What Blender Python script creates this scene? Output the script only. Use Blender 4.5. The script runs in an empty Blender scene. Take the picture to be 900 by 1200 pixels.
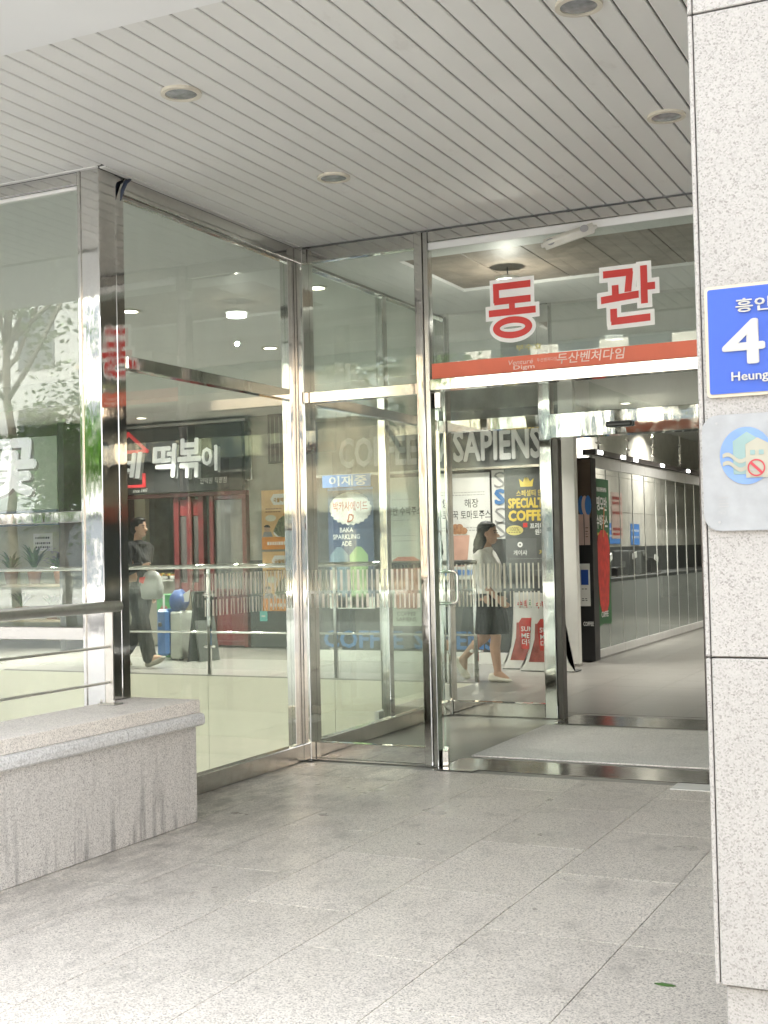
import bpy, bmesh, math, random
from mathutils import Vector, Matrix
R = math.radians
random.seed(7)
scn = bpy.context.scene
col = scn.collection

# ------------------------------------------------------------------ camera, sky, sun, exposure
cam_d = bpy.data.cameras.new('camera'); cam = bpy.data.objects.new('camera', cam_d); col.objects.link(cam)
YAW, PITCH, ROLL = 0.452866, 0.0302359, -0.0216983
fw = Vector((-math.sin(YAW)*math.cos(PITCH), math.cos(YAW)*math.cos(PITCH), math.sin(PITCH)))
rt = Vector((math.cos(YAW), math.sin(YAW), 0)); up = rt.cross(fw)
rt2 = math.cos(ROLL)*rt + math.sin(ROLL)*up; up2 = -math.sin(ROLL)*rt + math.cos(ROLL)*up
m3 = Matrix((rt2, up2, -fw)).transposed()
cam.matrix_world = Matrix.Translation((0, 0, 1.3)) @ m3.to_4x4()
cam_d.sensor_fit = 'VERTICAL'; cam_d.sensor_height = 36; cam_d.lens = 36*1483.42/1200
cam_d.clip_start = 0.05; cam_d.clip_end = 500
scn.camera = cam

SUN_EL, SUN_AZ = 60, 8          # the sun stands behind the building, a little to the right
world = bpy.data.worlds.new('World'); scn.world = world; world.use_nodes = True
nt = world.node_tree; bg = nt.nodes['Background']
sky = nt.nodes.new('ShaderNodeTexSky'); sky.sky_type = 'NISHITA'; sky.sun_disc = False
sky.sun_elevation = R(SUN_EL); sky.sun_rotation = R(SUN_AZ); sky.air_density = 1.0; sky.dust_density = 4.0
hz = nt.nodes.new('ShaderNodeHueSaturation'); hz.inputs['Saturation'].default_value = .20     # hazy summer sky
nt.links.new(sky.outputs[0], hz.inputs['Color']); nt.links.new(hz.outputs[0], bg.inputs[0]); bg.inputs[1].default_value = 0.15
sun_d = bpy.data.lights.new('sun', 'SUN'); sun_d.energy = 3.0; sun_d.angle = R(0.5); sun_d.color = (1, .95, .87)
sun = bpy.data.objects.new('sun', sun_d); col.objects.link(sun)
sd = Vector((math.sin(R(SUN_AZ))*math.cos(R(SUN_EL)), math.cos(R(SUN_AZ))*math.cos(R(SUN_EL)), math.sin(R(SUN_EL))))
sun.rotation_euler = sd.to_track_quat('Z', 'Y').to_euler(); sun.location = (0, 0, 40)
scn.view_settings.view_transform = 'Standard'; scn.view_settings.look = 'None'
scn.view_settings.exposure = 3.38; scn.view_settings.gamma = 1.0
scn.render.engine = 'CYCLES'
cy = scn.cycles
cy.use_denoising = True; cy.max_bounces = 10; cy.transparent_max_bounces = 40; cy.diffuse_bounces = 5; cy.glossy_bounces = 6
cy.sample_clamp_indirect = 6; cy.caustics_reflective = False; cy.caustics_refractive = False

# ------------------------------------------------------------------ materials
MATS = {}
def nodes(name):
    m = bpy.data.materials.new(name); m.use_nodes = True
    t = m.node_tree; b = t.nodes['Principled BSDF']; MATS[name] = m
    return m, t, b
def ramp(t, fac, stops, interp='LINEAR'):
    r = t.nodes.new('ShaderNodeValToRGB'); r.color_ramp.interpolation = interp
    e = r.color_ramp.elements
    while len(e) < len(stops): e.new(.5)
    for i, (p, c) in enumerate(stops):
        e[i].position = p; e[i].color = (c[0], c[1], c[2], 1) if not isinstance(c, (int, float)) else (c, c, c, 1)
    t.links.new(fac, r.inputs[0]); return r.outputs[0]
def noise(t, vec, scale, detail=3, rough=.5):
    n = t.nodes.new('ShaderNodeTexNoise'); n.inputs['Scale'].default_value = scale
    n.inputs['Detail'].default_value = detail; n.inputs['Roughness'].default_value = rough
    if vec is not None: t.links.new(vec, n.inputs['Vector'])
    return n.outputs['Fac']
def mixc(t, fac, a, b, mode='MIX'):
    n = t.nodes.new('ShaderNodeMix'); n.data_type = 'RGBA'; n.blend_type = mode
    for s, v in ((n.inputs[0], fac), (n.inputs[6], a), (n.inputs[7], b)):
        if isinstance(v, (int, float)): s.default_value = v
        elif isinstance(v, tuple): s.default_value = (v[0], v[1], v[2], 1)
        else: t.links.new(v, s)
    return n.outputs[2]
def mth(t, op, a, b=None):
    n = t.nodes.new('ShaderNodeMath'); n.operation = op
    for s, v in zip(n.inputs, (a, b)):
        if v is None: continue
        if isinstance(v, (int, float)): s.default_value = v
        else: t.links.new(v, s)
    return n.outputs[0]
def pos(t):
    return t.nodes.new('ShaderNodeNewGeometry').outputs['Position']
def mapping(t, vec, scale):
    n = t.nodes.new('ShaderNodeMapping'); n.inputs['Scale'].default_value = scale; t.links.new(vec, n.inputs[0]); return n.outputs[0]
def bump(t, b, h, strength, dist=.002):
    n = t.nodes.new('ShaderNodeBump'); n.inputs['Strength'].default_value = strength; n.inputs['Distance'].default_value = dist
    t.links.new(h, n.inputs['Height']); t.links.new(n.outputs[0], b.inputs['Normal'])

def plain(name, c, rough=.5, metal=0., var=.12, scale=6., emit=0., spec=.5):
    if name in MATS: return MATS[name]
    m, t, b = nodes(name)
    p = pos(t); f = noise(t, p, scale, 4)
    lo = tuple(x*(1-var) for x in c); hi = tuple(min(1, x*(1+var)) for x in c)
    o = ramp(t, f, [(.3, lo), (.7, hi)])
    t.links.new(o, b.inputs['Base Color'])
    b.inputs['Roughness'].default_value = rough; b.inputs['Metallic'].default_value = metal
    b.inputs['Specular IOR Level'].default_value = spec
    if emit:
        b.inputs['Emission Color'].default_value = (c[0], c[1], c[2], 1); b.inputs['Emission Strength'].default_value = emit
    return m

def granite(name, base, fleck, amount, scale, rough=.55, stain=0., obj_var=.06, streak=False, bumpy=.15, bright=1.3, edge=False, rvar=1.):
    m, t, b = nodes(name); p = pos(t)
    vo = t.nodes.new('ShaderNodeTexVoronoi'); vo.inputs['Scale'].default_value = scale; vo.inputs['Randomness'].default_value = 1.
    wob = t.nodes.new('ShaderNodeTexNoise'); wob.inputs['Scale'].default_value = scale*.8; t.links.new(p, wob.inputs['Vector'])
    va = t.nodes.new('ShaderNodeVectorMath'); va.operation = 'MULTIPLY_ADD'; t.links.new(wob.outputs['Color'], va.inputs[0])
    va.inputs[1].default_value = (.6/scale,)*3; t.links.new(p, va.inputs[2]); t.links.new(va.outputs[0], vo.inputs['Vector'])
    sc_ = t.nodes.new('ShaderNodeSeparateColor'); t.links.new(vo.outputs['Color'], sc_.inputs[0]); n1 = sc_.outputs[0]
    mid = tuple((a+b)/2 for a, b in zip(fleck, base))
    c = ramp(t, n1, [(0., fleck), (amount*.30, mid), (amount*.72, base), (.97, tuple(min(1, x*bright) for x in base))], 'CONSTANT' if False else 'LINEAR')
    big = noise(t, p, 1.3, 5, .6)
    c = mixc(t, mth(t, 'MULTIPLY', ramp(t, big, [(.35, 1.), (.7, 0.)]), .22), c, tuple(x*.62 for x in base))
    oi = t.nodes.new('ShaderNodeObjectInfo').outputs['Random']
    v = mth(t, 'ADD', mth(t, 'MULTIPLY', oi, obj_var*2), 1-obj_var)
    c = mixc(t, 1., c, v, 'MULTIPLY') if False else c
    hs = t.nodes.new('ShaderNodeHueSaturation'); t.links.new(c, hs.inputs['Color']); t.links.new(v, hs.inputs['Value']); c = hs.outputs[0]
    if stain:
        s = noise(t, mapping(t, p, (2.2, 1.2, 1)), 2.2, 8, .72); s2 = noise(t, p, 9, 6, .7)
        f = mth(t, 'MULTIPLY', ramp(t, s, [(.50, 0.), (.66, 1.)]), ramp(t, s2, [(.42, 0.), (.62, 1.)]))
        c = mixc(t, mth(t, 'MULTIPLY', f, stain), c, tuple(x*.38 for x in base))
    if edge:                                   # grime washed along the foot of the parapet, and scattered specks
        sep = t.nodes.new('ShaderNodeSeparateXYZ'); t.links.new(p, sep.inputs[0])
        mr = t.nodes.new('ShaderNodeMapRange'); mr.inputs[1].default_value = -3.6; mr.inputs[2].default_value = -2.5; mr.inputs[3].default_value = 1; mr.inputs[4].default_value = 0
        t.links.new(sep.outputs['X'], mr.inputs[0])
        g = noise(t, mapping(t, p, (3, 1.2, 1)), 3.5, 8, .75)
        f = mth(t, 'MULTIPLY', ramp(t, g, [(.42, 0.), (.62, 1.)]), mr.outputs[0])
        c = mixc(t, mth(t, 'MULTIPLY', f, .7), c, tuple(x*.3 for x in base))
        sp = noise(t, p, 38, 2, .5)
        c = mixc(t, mth(t, 'MULTIPLY', ramp(t, sp, [(.74, 0.), (.77, 1.)]), .6), c, tuple(x*.3 for x in base))
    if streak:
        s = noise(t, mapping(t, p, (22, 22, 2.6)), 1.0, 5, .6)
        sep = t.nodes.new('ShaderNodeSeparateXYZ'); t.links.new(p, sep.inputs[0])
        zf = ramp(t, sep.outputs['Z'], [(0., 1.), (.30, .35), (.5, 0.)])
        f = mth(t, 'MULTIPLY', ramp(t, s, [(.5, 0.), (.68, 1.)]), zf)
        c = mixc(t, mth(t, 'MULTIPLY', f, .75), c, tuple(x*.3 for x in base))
    t.links.new(c, b.inputs['Base Color'])
    rr = noise(t, p, 3, 5); t.links.new(ramp(t, rr, [(.3, rough-.1*rvar), (.7, rough+.12*rvar)]), b.inputs['Roughness'])
    if bumpy: bump(t, b, n1, bumpy, .0015)
    return m

GR_FLOOR = granite('granite_paving', (.64, .602, .545), (.22, .203, .183), .50, 230, .36, stain=.6, obj_var=.075, bumpy=.2, edge=True)
GR_PILLAR = granite('granite_pillar', (.312, .302, .285), (.195, .184, .172), .46, 300, .6, obj_var=.03, bumpy=.1, bright=1.14)
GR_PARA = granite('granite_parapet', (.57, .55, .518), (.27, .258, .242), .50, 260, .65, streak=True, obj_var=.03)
GR_CAP = granite('granite_cap', (.68, .645, .59), (.42, .39, .355), .42, 260, .6, stain=.25, obj_var=.03)
GR_TRIM = granite('granite_trim', (.60, .60, .59), (.46, .46, .45), .4, 160, .45, obj_var=.03)
FLOOR_IN = granite('polished_floor', (.27, .262, .24), (.23, .222, .205), .40, 220, .33, obj_var=.04, bumpy=0, bright=1.08, rvar=.15)
MAT_RUG = granite('entrance_mat', (.72, .70, .68), (.46, .45, .44), .45, 260, .9, stain=.25, obj_var=0, bumpy=.4)

def steel(name, c, rough, wav=.25, dirt=.2):
    m, t, b = nodes(name); p = pos(t)
    n = noise(t, mapping(t, p, (3, 3, .7)), 2.4, 3)
    d = noise(t, p, 14, 6, .7)
    t.links.new(mixc(t, mth(t, 'MULTIPLY', ramp(t, d, [(.5, 0.), (.75, 1.)]), dirt), c, tuple(x*.55 for x in c)), b.inputs['Base Color'])
    b.inputs['Metallic'].default_value = 1.
    t.links.new(ramp(t, d, [(.45, rough), (.8, rough+.12)]), b.inputs['Roughness'])
    bump(t, b, n, wav, .01)
    return m
STEEL = steel('stainless_steel', (.64, .63, .60), .035, .12, .25)
STEEL_D = steel('stainless_steel_dull', (.52, .51, .485), .17, .1, .4)
STEEL_T = steel('threshold_steel', (.30, .29, .27), .16, .1, .3)
STEEL_R = steel('railing_steel', (.56, .545, .51), .34, .1, .35)
CHROME = steel('chrome_fitting', (.78, .77, .74), .12, .05, .1)

def glass(name, tint, gain=2.1, frost=0.):
    m, t, b = nodes(name); t.nodes.remove(b)
    out = t.nodes['Material Output']
    tr = t.nodes.new('ShaderNodeBsdfTransparent'); tr.inputs[0].default_value = (*tint, 1)
    gl = t.nodes.new('ShaderNodeBsdfGlossy'); gl.inputs['Roughness'].default_value = .0; gl.inputs[0].default_value = (.95, 1, .97, 1)
    fr = t.nodes.new('ShaderNodeFresnel'); fr.inputs[0].default_value = 1.5
    bf = t.nodes.new('ShaderNodeNewGeometry').outputs['Backfacing']
    f = mth(t, 'MULTIPLY', mth(t, 'MULTIPLY', fr.outputs[0], gain), mth(t, 'SUBTRACT', 1., bf))
    f = mth(t, 'MINIMUM', f, 1.)
    mx = t.nodes.new('ShaderNodeMixShader'); t.links.new(f, mx.inputs[0])
    base = tr
    if frost:
        df = t.nodes.new('ShaderNodeBsdfDiffuse'); df.inputs[0].default_value = (.36, .39, .37, 1)
        m2 = t.nodes.new('ShaderNodeMixShader'); m2.inputs[0].default_value = frost
        t.links.new(tr.outputs[0], m2.inputs[1]); t.links.new(df.outputs[0], m2.inputs[2]); base = m2
    else:                                   # a thin film of dust on the pane
        df = t.nodes.new('ShaderNodeBsdfDiffuse'); df.inputs[0].default_value = (.6, .64, .58, 1)
        m2 = t.nodes.new('ShaderNodeMixShader')
        d = noise(t, mapping(t, pos(t), (1, 1, .4)), 3, 6, .65)
        t.links.new(ramp(t, d, [(.40, .008), (.72, .045)]), m2.inputs[0])
        t.links.new(tr.outputs[0], m2.inputs[1]); t.links.new(df.outputs[0], m2.inputs[2]); base = m2
    t.links.new(base.outputs[0], mx.inputs[1]); t.links.new(gl.outputs[0], mx.inputs[2])
    t.links.new(mx.outputs[0], out.inputs[0])
    return m
GLASS = glass('window_glass', (.93, .955, .93))
GLASS_IN = glass('interior_glass', (.95, .965, .955), .75)
GLASS_FROST = glass('frosted_glass', (.85, .9, .87), 1.3, .72)

SOFFIT, t_, b_ = nodes('soffit_paint')
p_ = pos(t_); c_ = ramp(t_, noise(t_, p_, 1.2, 4), [(.3, (.70, .695, .66)), (.7, (.75, .745, .71))])
sm_ = mth(t_, 'MULTIPLY', ramp(t_, noise(t_, mapping(t_, p_, (2.5, 1, 1)), 2.6, 7, .7), [(.60, 0.), (.76, 1.)]), .4)
c_ = mixc(t_, sm_, c_, (.45, .42, .37)); t_.links.new(c_, b_.inputs['Base Color']); b_.inputs['Roughness'].default_value = .6
SOFFIT = MATS['soffit_paint']
DARK = plain('dark_gap', (.03, .03, .028), .9)
WHITE = plain('white_paint', (.76, .765, .75), .55, var=.03, scale=1.5)
CEIL_IN = plain('interior_ceiling_paint', (.64, .645, .625), .7, var=.04, scale=1.)
BEIGE = plain('beige_panel', (.60, .585, .485), .35, var=.04, scale=1.5)
BEAM = plain('interior_beam_paint', (.66, .67, .62), .6, var=.03)
BROWN = plain('brown_ceiling_panel', (.25, .205, .165), .5, var=.25, scale=9)
CONCRETE = plain('concrete_wall', (.33, .335, .30), .8, var=.25, scale=3)
CHAR = plain('charcoal_wall', (.055, .058, .058), .45, var=.25, scale=4)
BLACK = plain('black_plastic', (.016, .016, .017), .4)
SIGN_DK = plain('sign_charcoal', (.018, .02, .02), .5, var=.35, scale=2.5)
RED = plain('sign_red', (.60, .035, .028), .4, var=.05)
BANDRED = plain('band_red', (.74, .16, .085), .45, var=.05)
WPRINT = plain('white_print', (.85, .85, .83), .5, var=.02)
BLUE = plain('plate_blue', (.015, .065, .36), .35, var=.06)
CREAM = plain('plate_cream', (.46, .41, .31), .5, var=.05)
YELLOW = plain('gold_print', (.72, .55, .10), .4, var=.1)
GREENP = plain('banner_green', (.03, .13, .045), .6, var=.15)
REDDOOR = plain('red_lacquer', (.12, .012, .013), .35, var=.3)
REDJUICE = plain('watermelon_red', (.55, .04, .03), .5, var=.25, scale=12)
PAPER = plain('paper_white', (.74, .74, .71), .6, var=.04)
PINKP = plain('poster_pink', (.70, .52, .48), .6, var=.08)
BLUEP = plain('print_blue', (.06, .22, .60), .5, var=.08)
NAVYP = plain('poster_navy', (.07, .10, .18), .5, var=.2)
GREYP = plain('poster_grey', (.10, .105, .10), .5, var=.15)
TAN = plain('poster_tan', (.72, .46, .22), .6, var=.08, scale=10)
ORANGE = plain('poster_orange', (.72, .28, .05), .6, var=.1)
BROWNP = plain('print_brown', (.20, .09, .03), .6)
FOOD = plain('food_print', (.16, .17, .09), .7, var=.8, scale=45)
FOOD2 = plain('food_print_orange', (.52, .20, .05), .7, var=.5, scale=40)
TEAL = plain('exit_sticker_teal', (.14, .50, .46), .5)
COFFEE_BLUE = plain('coffee_blue', (.07, .19, .42), .5)
INK = plain('ink_black', (.02, .02, .02), .6)
GREYINK = plain('ink_grey', (.30, .30, .30), .6)

# ------------------------------------------------------------------ mesh helpers
def W(o):
    v = Vector((0, 0, 0))
    while o is not None: v += Vector(o.location); o = o.parent
    return v
SUB = {}
def mk(name, mesh, parent=None, loc=(0, 0, 0)):
    if parent is not None and parent.name in SUB: parent = SUB[parent.name]
    o = bpy.data.objects.new(name, mesh); col.objects.link(o)
    o.location = Vector(loc) - W(parent)
    if parent is not None: o.parent = parent
    return o
def tag(o, label=None, cat=None, group=None, kind=None):
    if label: o['label'] = label
    if cat: o['category'] = cat
    if group: o['group'] = group
    if kind: o['kind'] = kind
    return o
def thing(name, label, cat, loc, group=None):
    o = bpy.data.objects.new(name, None); col.objects.link(o); o.location = loc; o.empty_display_size = .2
    return tag(o, label, cat, group)
def bm_mesh(bm, name, mat, smooth=False):
    me = bpy.data.meshes.new(name); bmesh.ops.recalc_face_normals(bm, faces=bm.faces[:]); bm.to_mesh(me); bm.free()
    for mm in (mat if isinstance(mat, (list, tuple)) else [mat]): me.materials.append(mm)
    if smooth: me.polygons.foreach_set('use_smooth', [True]*len(me.polygons))
    return me
BOXC = {}
def box_mesh(sx, sy, sz, mat, bev=0.):
    k = (round(sx, 4), round(sy, 4), round(sz, 4), mat.name, bev)
    if k not in BOXC:
        bm = bmesh.new(); bmesh.ops.create_cube(bm, size=1.)
        bmesh.ops.scale(bm, vec=(sx, sy, sz), verts=bm.verts[:])
        if bev: bmesh.ops.bevel(bm, geom=bm.edges[:], offset=min(bev, .45*min(sx, sy, sz)), segments=1, affect='EDGES', profile=.5)
        BOXC[k] = bm_mesh(bm, 'box', mat)
    return BOXC[k]
def box(name, x0, x1, y0, y1, z0, z1, mat, parent=None, bev=0.):
    return mk(name, box_mesh(x1-x0, y1-y0, z1-z0, mat, bev), parent, ((x0+x1)/2, (y0+y1)/2, (z0+z1)/2))
def tube_into(bm, pts, rads, seg=12, cap=True):
    pts = [Vector(p) for p in pts]
    if isinstance(rads, (int, float)): rads = [rads]*len(pts)
    rings = []; n = None
    for i, p in enumerate(pts):
        d = (pts[min(i+1, len(pts)-1)] - pts[max(i-1, 0)]).normalized()
        if n is None:
            n = Vector((0, 0, 1)) if abs(d.z) < .9 else Vector((1, 0, 0))
        n = (n - d*n.dot(d)).normalized(); b = d.cross(n)
        rings.append([bm.verts.new(p + rads[i]*(math.cos(2*math.pi*k/seg)*n + math.sin(2*math.pi*k/seg)*b)) for k in range(seg)])
    for a, b in zip(rings, rings[1:]):
        for k in range(seg): bm.faces.new((a[k], a[(k+1) % seg], b[(k+1) % seg], b[k]))
    if cap: bm.faces.new(rings[0][::-1]); bm.faces.new(rings[-1])
def tube(name, pts, rads, mat, parent=None, seg=12):
    o = Vector(pts[0]); bm = bmesh.new(); tube_into(bm, [Vector(p)-o for p in pts], rads, seg)
    return mk(name, bm_mesh(bm, name, mat, True), parent, o)
def face_map(face):
    return {'-y': lambda x, y, d: (x, -d, y), '+y': lambda x, y, d: (-x, d, y), '+x': lambda x, y, d: (d, x, y), '-z': lambda x, y, d: (x, y, -d), '+z': lambda x, y, d: (x, y, d)}[face]
def poly(name, pts, mat, parent, loc, face='-y', th=.002):
    f = face_map(face); bm = bmesh.new()
    a = [bm.verts.new(f(x, y, 0)) for x, y in pts]; b = [bm.verts.new(f(x, y, th)) for x, y in pts]
    bm.faces.new(a); bm.faces.new(b); n = len(pts)
    for i in range(n): bm.faces.new((a[i], a[(i+1) % n], b[(i+1) % n], b[i]))
    bmesh.ops.triangulate(bm, faces=[q for q in bm.faces if len(q.verts) > 4])
    return mk(name, bm_mesh(bm, name, mat), parent, loc)
def ell(w, h, n=28, cx=0, cy=0, a0=0, a1=360):
    return [(cx+w/2*math.cos(R(a0+(a1-a0)*i/n)), cy+h/2*math.sin(R(a0+(a1-a0)*i/n))) for i in range(n)]
def ring_poly(name, r0, r1, mat, parent, loc, face='-y', th=.002, n=32, sy=1.):
    f = face_map(face); bm = bmesh.new(); vs = []
    for i in range(n):
        a = 2*math.pi*i/n
        vs.append([bm.verts.new(f(r*math.cos(a), sy*r*math.sin(a), d)) for r, d in ((r0, 0), (r0, th), (r1, th), (r1, 0))])
    for i in range(n):
        p, q = vs[i], vs[(i+1) % n]
        for k in range(4): bm.faces.new((p[k], p[(k+1) % 4], q[(k+1) % 4], q[k]))
    return mk(name, bm_mesh(bm, name, mat), parent, loc)
def text(name, body, w, h, mat, parent, loc, face='-y', bold=0., shear=0., th=.0):
    c = bpy.data.curves.new('text', 'FONT'); c.body = body; c.size = 1.; c.offset = bold if bold < .012 else 0.; c.resolution_u = 2; c.shear = shear
    c.align_x = 'CENTER'; c.extrude = th
    o = bpy.data.objects.new('text', c); col.objects.link(o)
    dg = bpy.context.evaluated_depsgraph_get(); me = bpy.data.meshes.new_from_object(o.evaluated_get(dg))
    bpy.data.objects.remove(o); bpy.data.curves.remove(c)
    xs = [v.co.x for v in me.vertices]; ys = [v.co.y for v in me.vertices]
    cx, cy_ = (min(xs)+max(xs))/2, (min(ys)+max(ys))/2; dx, dy = max(xs)-min(xs), max(ys)-min(ys)
    sx = (w/dx) if w else h/dy; sy = (h/dy) if h else sx
    f = face_map(face)
    if bold < .012: offs = [(0, 0)]
    else: offs = [(bold*math.cos(R(45*q)), bold*math.sin(R(45*q))) for q in range(8)] + [(0, 0)]
    kx, ky = (1, 1) if bold < .012 else ((dx)/(dx+2*bold), dy/(dy+2*bold))
    bm = bmesh.new()
    for q, (ox, oy) in enumerate(offs):
        n0 = len(bm.verts); bm.from_mesh(me); bm.verts.ensure_lookup_table()
        for v in bm.verts[n0:]:
            v.co = f((v.co.x-cx+ox)*sx*kx, (v.co.y-cy_+oy)*sy*ky, (v.co.z if th else 0.) + q*.0005)
    bm.to_mesh(me); bm.free()
    me.materials.clear(); me.materials.append(mat); me.name = name
    return mk(name, me, parent, loc)
def fine_print(name, x0, x1, zs, mat, parent, y, gap=.012, h=.008, face='-y'):
    """rows of print too small to read, joined in one part"""
    bm = bmesh.new(); f = face_map(face)
    for z in zs:
        x = x0
        while x < x1:
            l = random.uniform(.012, .035)
            q = [bm.verts.new(f(a, b, 0)) for a, b in ((x, z), (min(x+l, x1), z), (min(x+l, x1), z+h), (x, z+h))]
            bm.faces.new(q); x += l+gap
    o = mk(name, bm_mesh(bm, name, mat), parent, (0, y, 0) if face == '-y' else (y, 0, 0)); o['kind'] = 'stuff'
    return o

# ------------------------------------------------------------------ ground and paving
FACADE_P = plain('pavement_plain', (.42, .40, .38), .7)
street = box('street', -150, 150, -150, 4.85, -.16, -.13, plain('asphalt', (.055, .055, .057), .85, var=.2, scale=20)); tag(street, kind='structure')
pave2 = box('pavement', 3.31, 22, 4.90, 6.93, -.12, -.012, FACADE_P); tag(pave2, kind='structure')
pave = box('pavement', -40, 30, -7, 4.895, -.12, -.012, granite('pavement_granite', (.40, .395, .385), (.27, .265, .255), .42, 130, .6, stain=.3)); tag(pave, kind='structure')
far_pave = box('far_pavement', -60, 40, -24, -17, -.129, -.01, MATS['pavement_granite']); tag(far_pave, kind='structure')
bed = box('paving', -3.96, 3.3, -.6, 6.84, -.0115, -.005, plain('joint_mortar', (.16, .15, .14), .9)); tag(bed, kind='structure')
xs = [-3.95] + [-3.60+.49*k for k in range(0, 14)]
for i in range(len(xs)-1):
    st = [0, .8, 0, .4, .8, .4][(i*5+1) % 6]
    y = 3.27 + st - 1.6*3
    cuts = []
    while y < 6.84: cuts.append(y); y += .8
    cuts = [c for c in cuts if c > -.6]; cuts = [-.6] + cuts + [6.84]
    for a, b in zip(cuts, cuts[1:]):
        if b-a < .02: continue
        t_ = box('paving_slab', xs[i]+.0016, xs[i+1]-.0016, a+.0032, b-.0032, -.0048, random.uniform(-.00015, .00015), GR_FLOOR, bed, .0004)

# ------------------------------------------------------------------ building above, canopy, soffit
ZC = 3.22
bld = thing('office_building', 'pale office block whose upper storeys overhang the entrance', 'building', (0, 12, 3.4))
FACADE = plain('facade_stone', (.55, .53, .49), .7, var=.08)
box('wall', -30, 22, 2.6, 40, 3.42, 18.0, FACADE, bld)
box('bulkhead', -30, 22, 2.55, 3.65, 3.205, 3.418, WHITE, bld)
for k in range(10):
    for s in range(4):
        w = box('window', -28+5*k, -25.2+5*k, 2.56, 2.61, 5+3.4*s, 7+3.4*s, plain('dark_window', (.05, .06, .07), .1), bld)
soff = box('canopy_ceiling', -16, 8, 3.66, 6.96, 3.245, 3.40, plain('soffit_gap', (.05, .048, .045), .9)); tag(soff, kind='structure')
PITCH_B = .1093
k0 = -3.906
i = -80
for i in range(-58, 92):
    xa = k0 + i*PITCH_B
    if xa > 6.0: break
    y1 = 6.93 if xa > -3.99 else 4.95
    box('ceiling_board', xa+.0042, xa+PITCH_B-.0042, 3.655, y1, ZC, ZC+.018, SOFFIT, soff, .004)

box('edge_trim', -3.939, -3.902, 4.97, 6.93, 3.216, 3.224, SOFFIT, soff)
box('edge_trim', -16, -3.945, 4.945, 4.9685, 3.2165, 3.2245, SOFFIT, soff)
def downlight(x, y, z, label, lit, power=0, r=.085, group=None, glow=1.6):
    t = thing('downlight', label, 'downlight', (x, y, z), group)
    ring_poly('trim_ring', r*.78, r, plain('trim_cream', (.62, .58, .48), .5), t, (x, y, z), '-z', .012)
    if lit:
        e = poly('lens', ell(r*1.5, r*1.5), plain('lamp_glow', (1, .97, .9), .5, emit=glow), t, (x, y, z), '-z', .003)
        ld = bpy.data.lights.new('lamp_light', 'AREA'); ld.shape = 'DISK'; ld.size = r*1.4; ld.energy = power; ld.spread = R(140 if y > 16 else 95); ld.color = (1, .96, .88)
        lo = bpy.data.objects.new('lamp_light', ld); col.objects.link(lo); lo.parent = t; lo.location = (0, 0, -.02)
    else:
        bm = bmesh.new(); n = 24; rings = []
        for rr, zz in ((r*.80, 0), (r*.6, -.004), (r*.3, -.007)): rings.append([bm.verts.new((rr*math.cos(2*math.pi*q/n), rr*math.sin(2*math.pi*q/n), zz)) for q in range(n)])
        for a, b in zip(rings, rings[1:]):
            for q in range(n): bm.faces.new((a[q], a[(q+1) % n], b[(q+1) % n], b[q]))
        bm.faces.new(rings[-1])
        mk('lens', bm_mesh(bm, 'lens', plain('lamp_lens_grey', (.24, .25, .25), .25, var=.3, scale=30), True), t, (x, y, z-.006))
    return t
for (x, y), l in zip(((-3.0, 4.326), (-3.014, 5.69), (-1.285, 5.619), (-1.284, 4.305)),
        ('unlit round canopy downlight above the glass corner post', 'unlit round canopy downlight nearest the corner of the glass walls',
         'unlit round canopy downlight beside the granite pillar above the red sign', 'unlit round canopy downlight cut by the top edge of the picture')):
    downlight(x, y, ZC, l, False)

# ------------------------------------------------------------------ granite pillar, plates
def pillar(x0, x1, y0, y1, label):
    p = thing('granite_pillar', label, 'pillar', ((x0+x1)/2, (y0+y1)/2, 0))
    box('core', x0+.02, x1-.02, y0+.024, y1-.024, .34, 3.2, plain('joint_grey', (.20, .18, .16), .9), p)
    box('core', x0+.03, x1-.03, y0+.03, y1-.03, 0, .3399, DARK, p)
    for a, b in ((.345, 1.049), (1.053, 2.469), (2.473, 3.2)):
        zz = (a, b)
        box('stone_panel', x0+.012, x1-.012, y0, y0+.028, *zz, GR_PILLAR, p, .002)
        box('stone_panel', x0+.012, x1-.012, y1-.028, y1, *zz, GR_PILLAR, p, .002)
        box('corner_strip', x0, x0+.0095, y0-.001, y1, *zz, GR_PILLAR, p, .002)
        box('corner_strip', x1-.0095, x1, y0-.001, y1, *zz, GR_PILLAR, p, .002)
    for ya, yb in ((y0+.018, y0+.029), (y1-.029, y1-.018)):
        box('plinth_panel', x0+.02, x1-.02, ya, yb, .002, .338, GR_PILLAR, p, .002)
    box('plinth_panel', x0+.018, x0+.029, y0+.03, y1-.03, .002, .338, GR_PILLAR, p, .002)
    box('plinth_panel', x1-.029, x1-.018, y0+.03, y1-.03, .002, .338, GR_PILLAR, p, .002)
    return p
pillar(-.588, .28, 2.8, 3.55, 'white speckled granite pillar carrying the blue number plate')
pillar(-9.9, -9.1, 2.8, 3.55, 'white speckled granite pillar further along the front')

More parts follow.
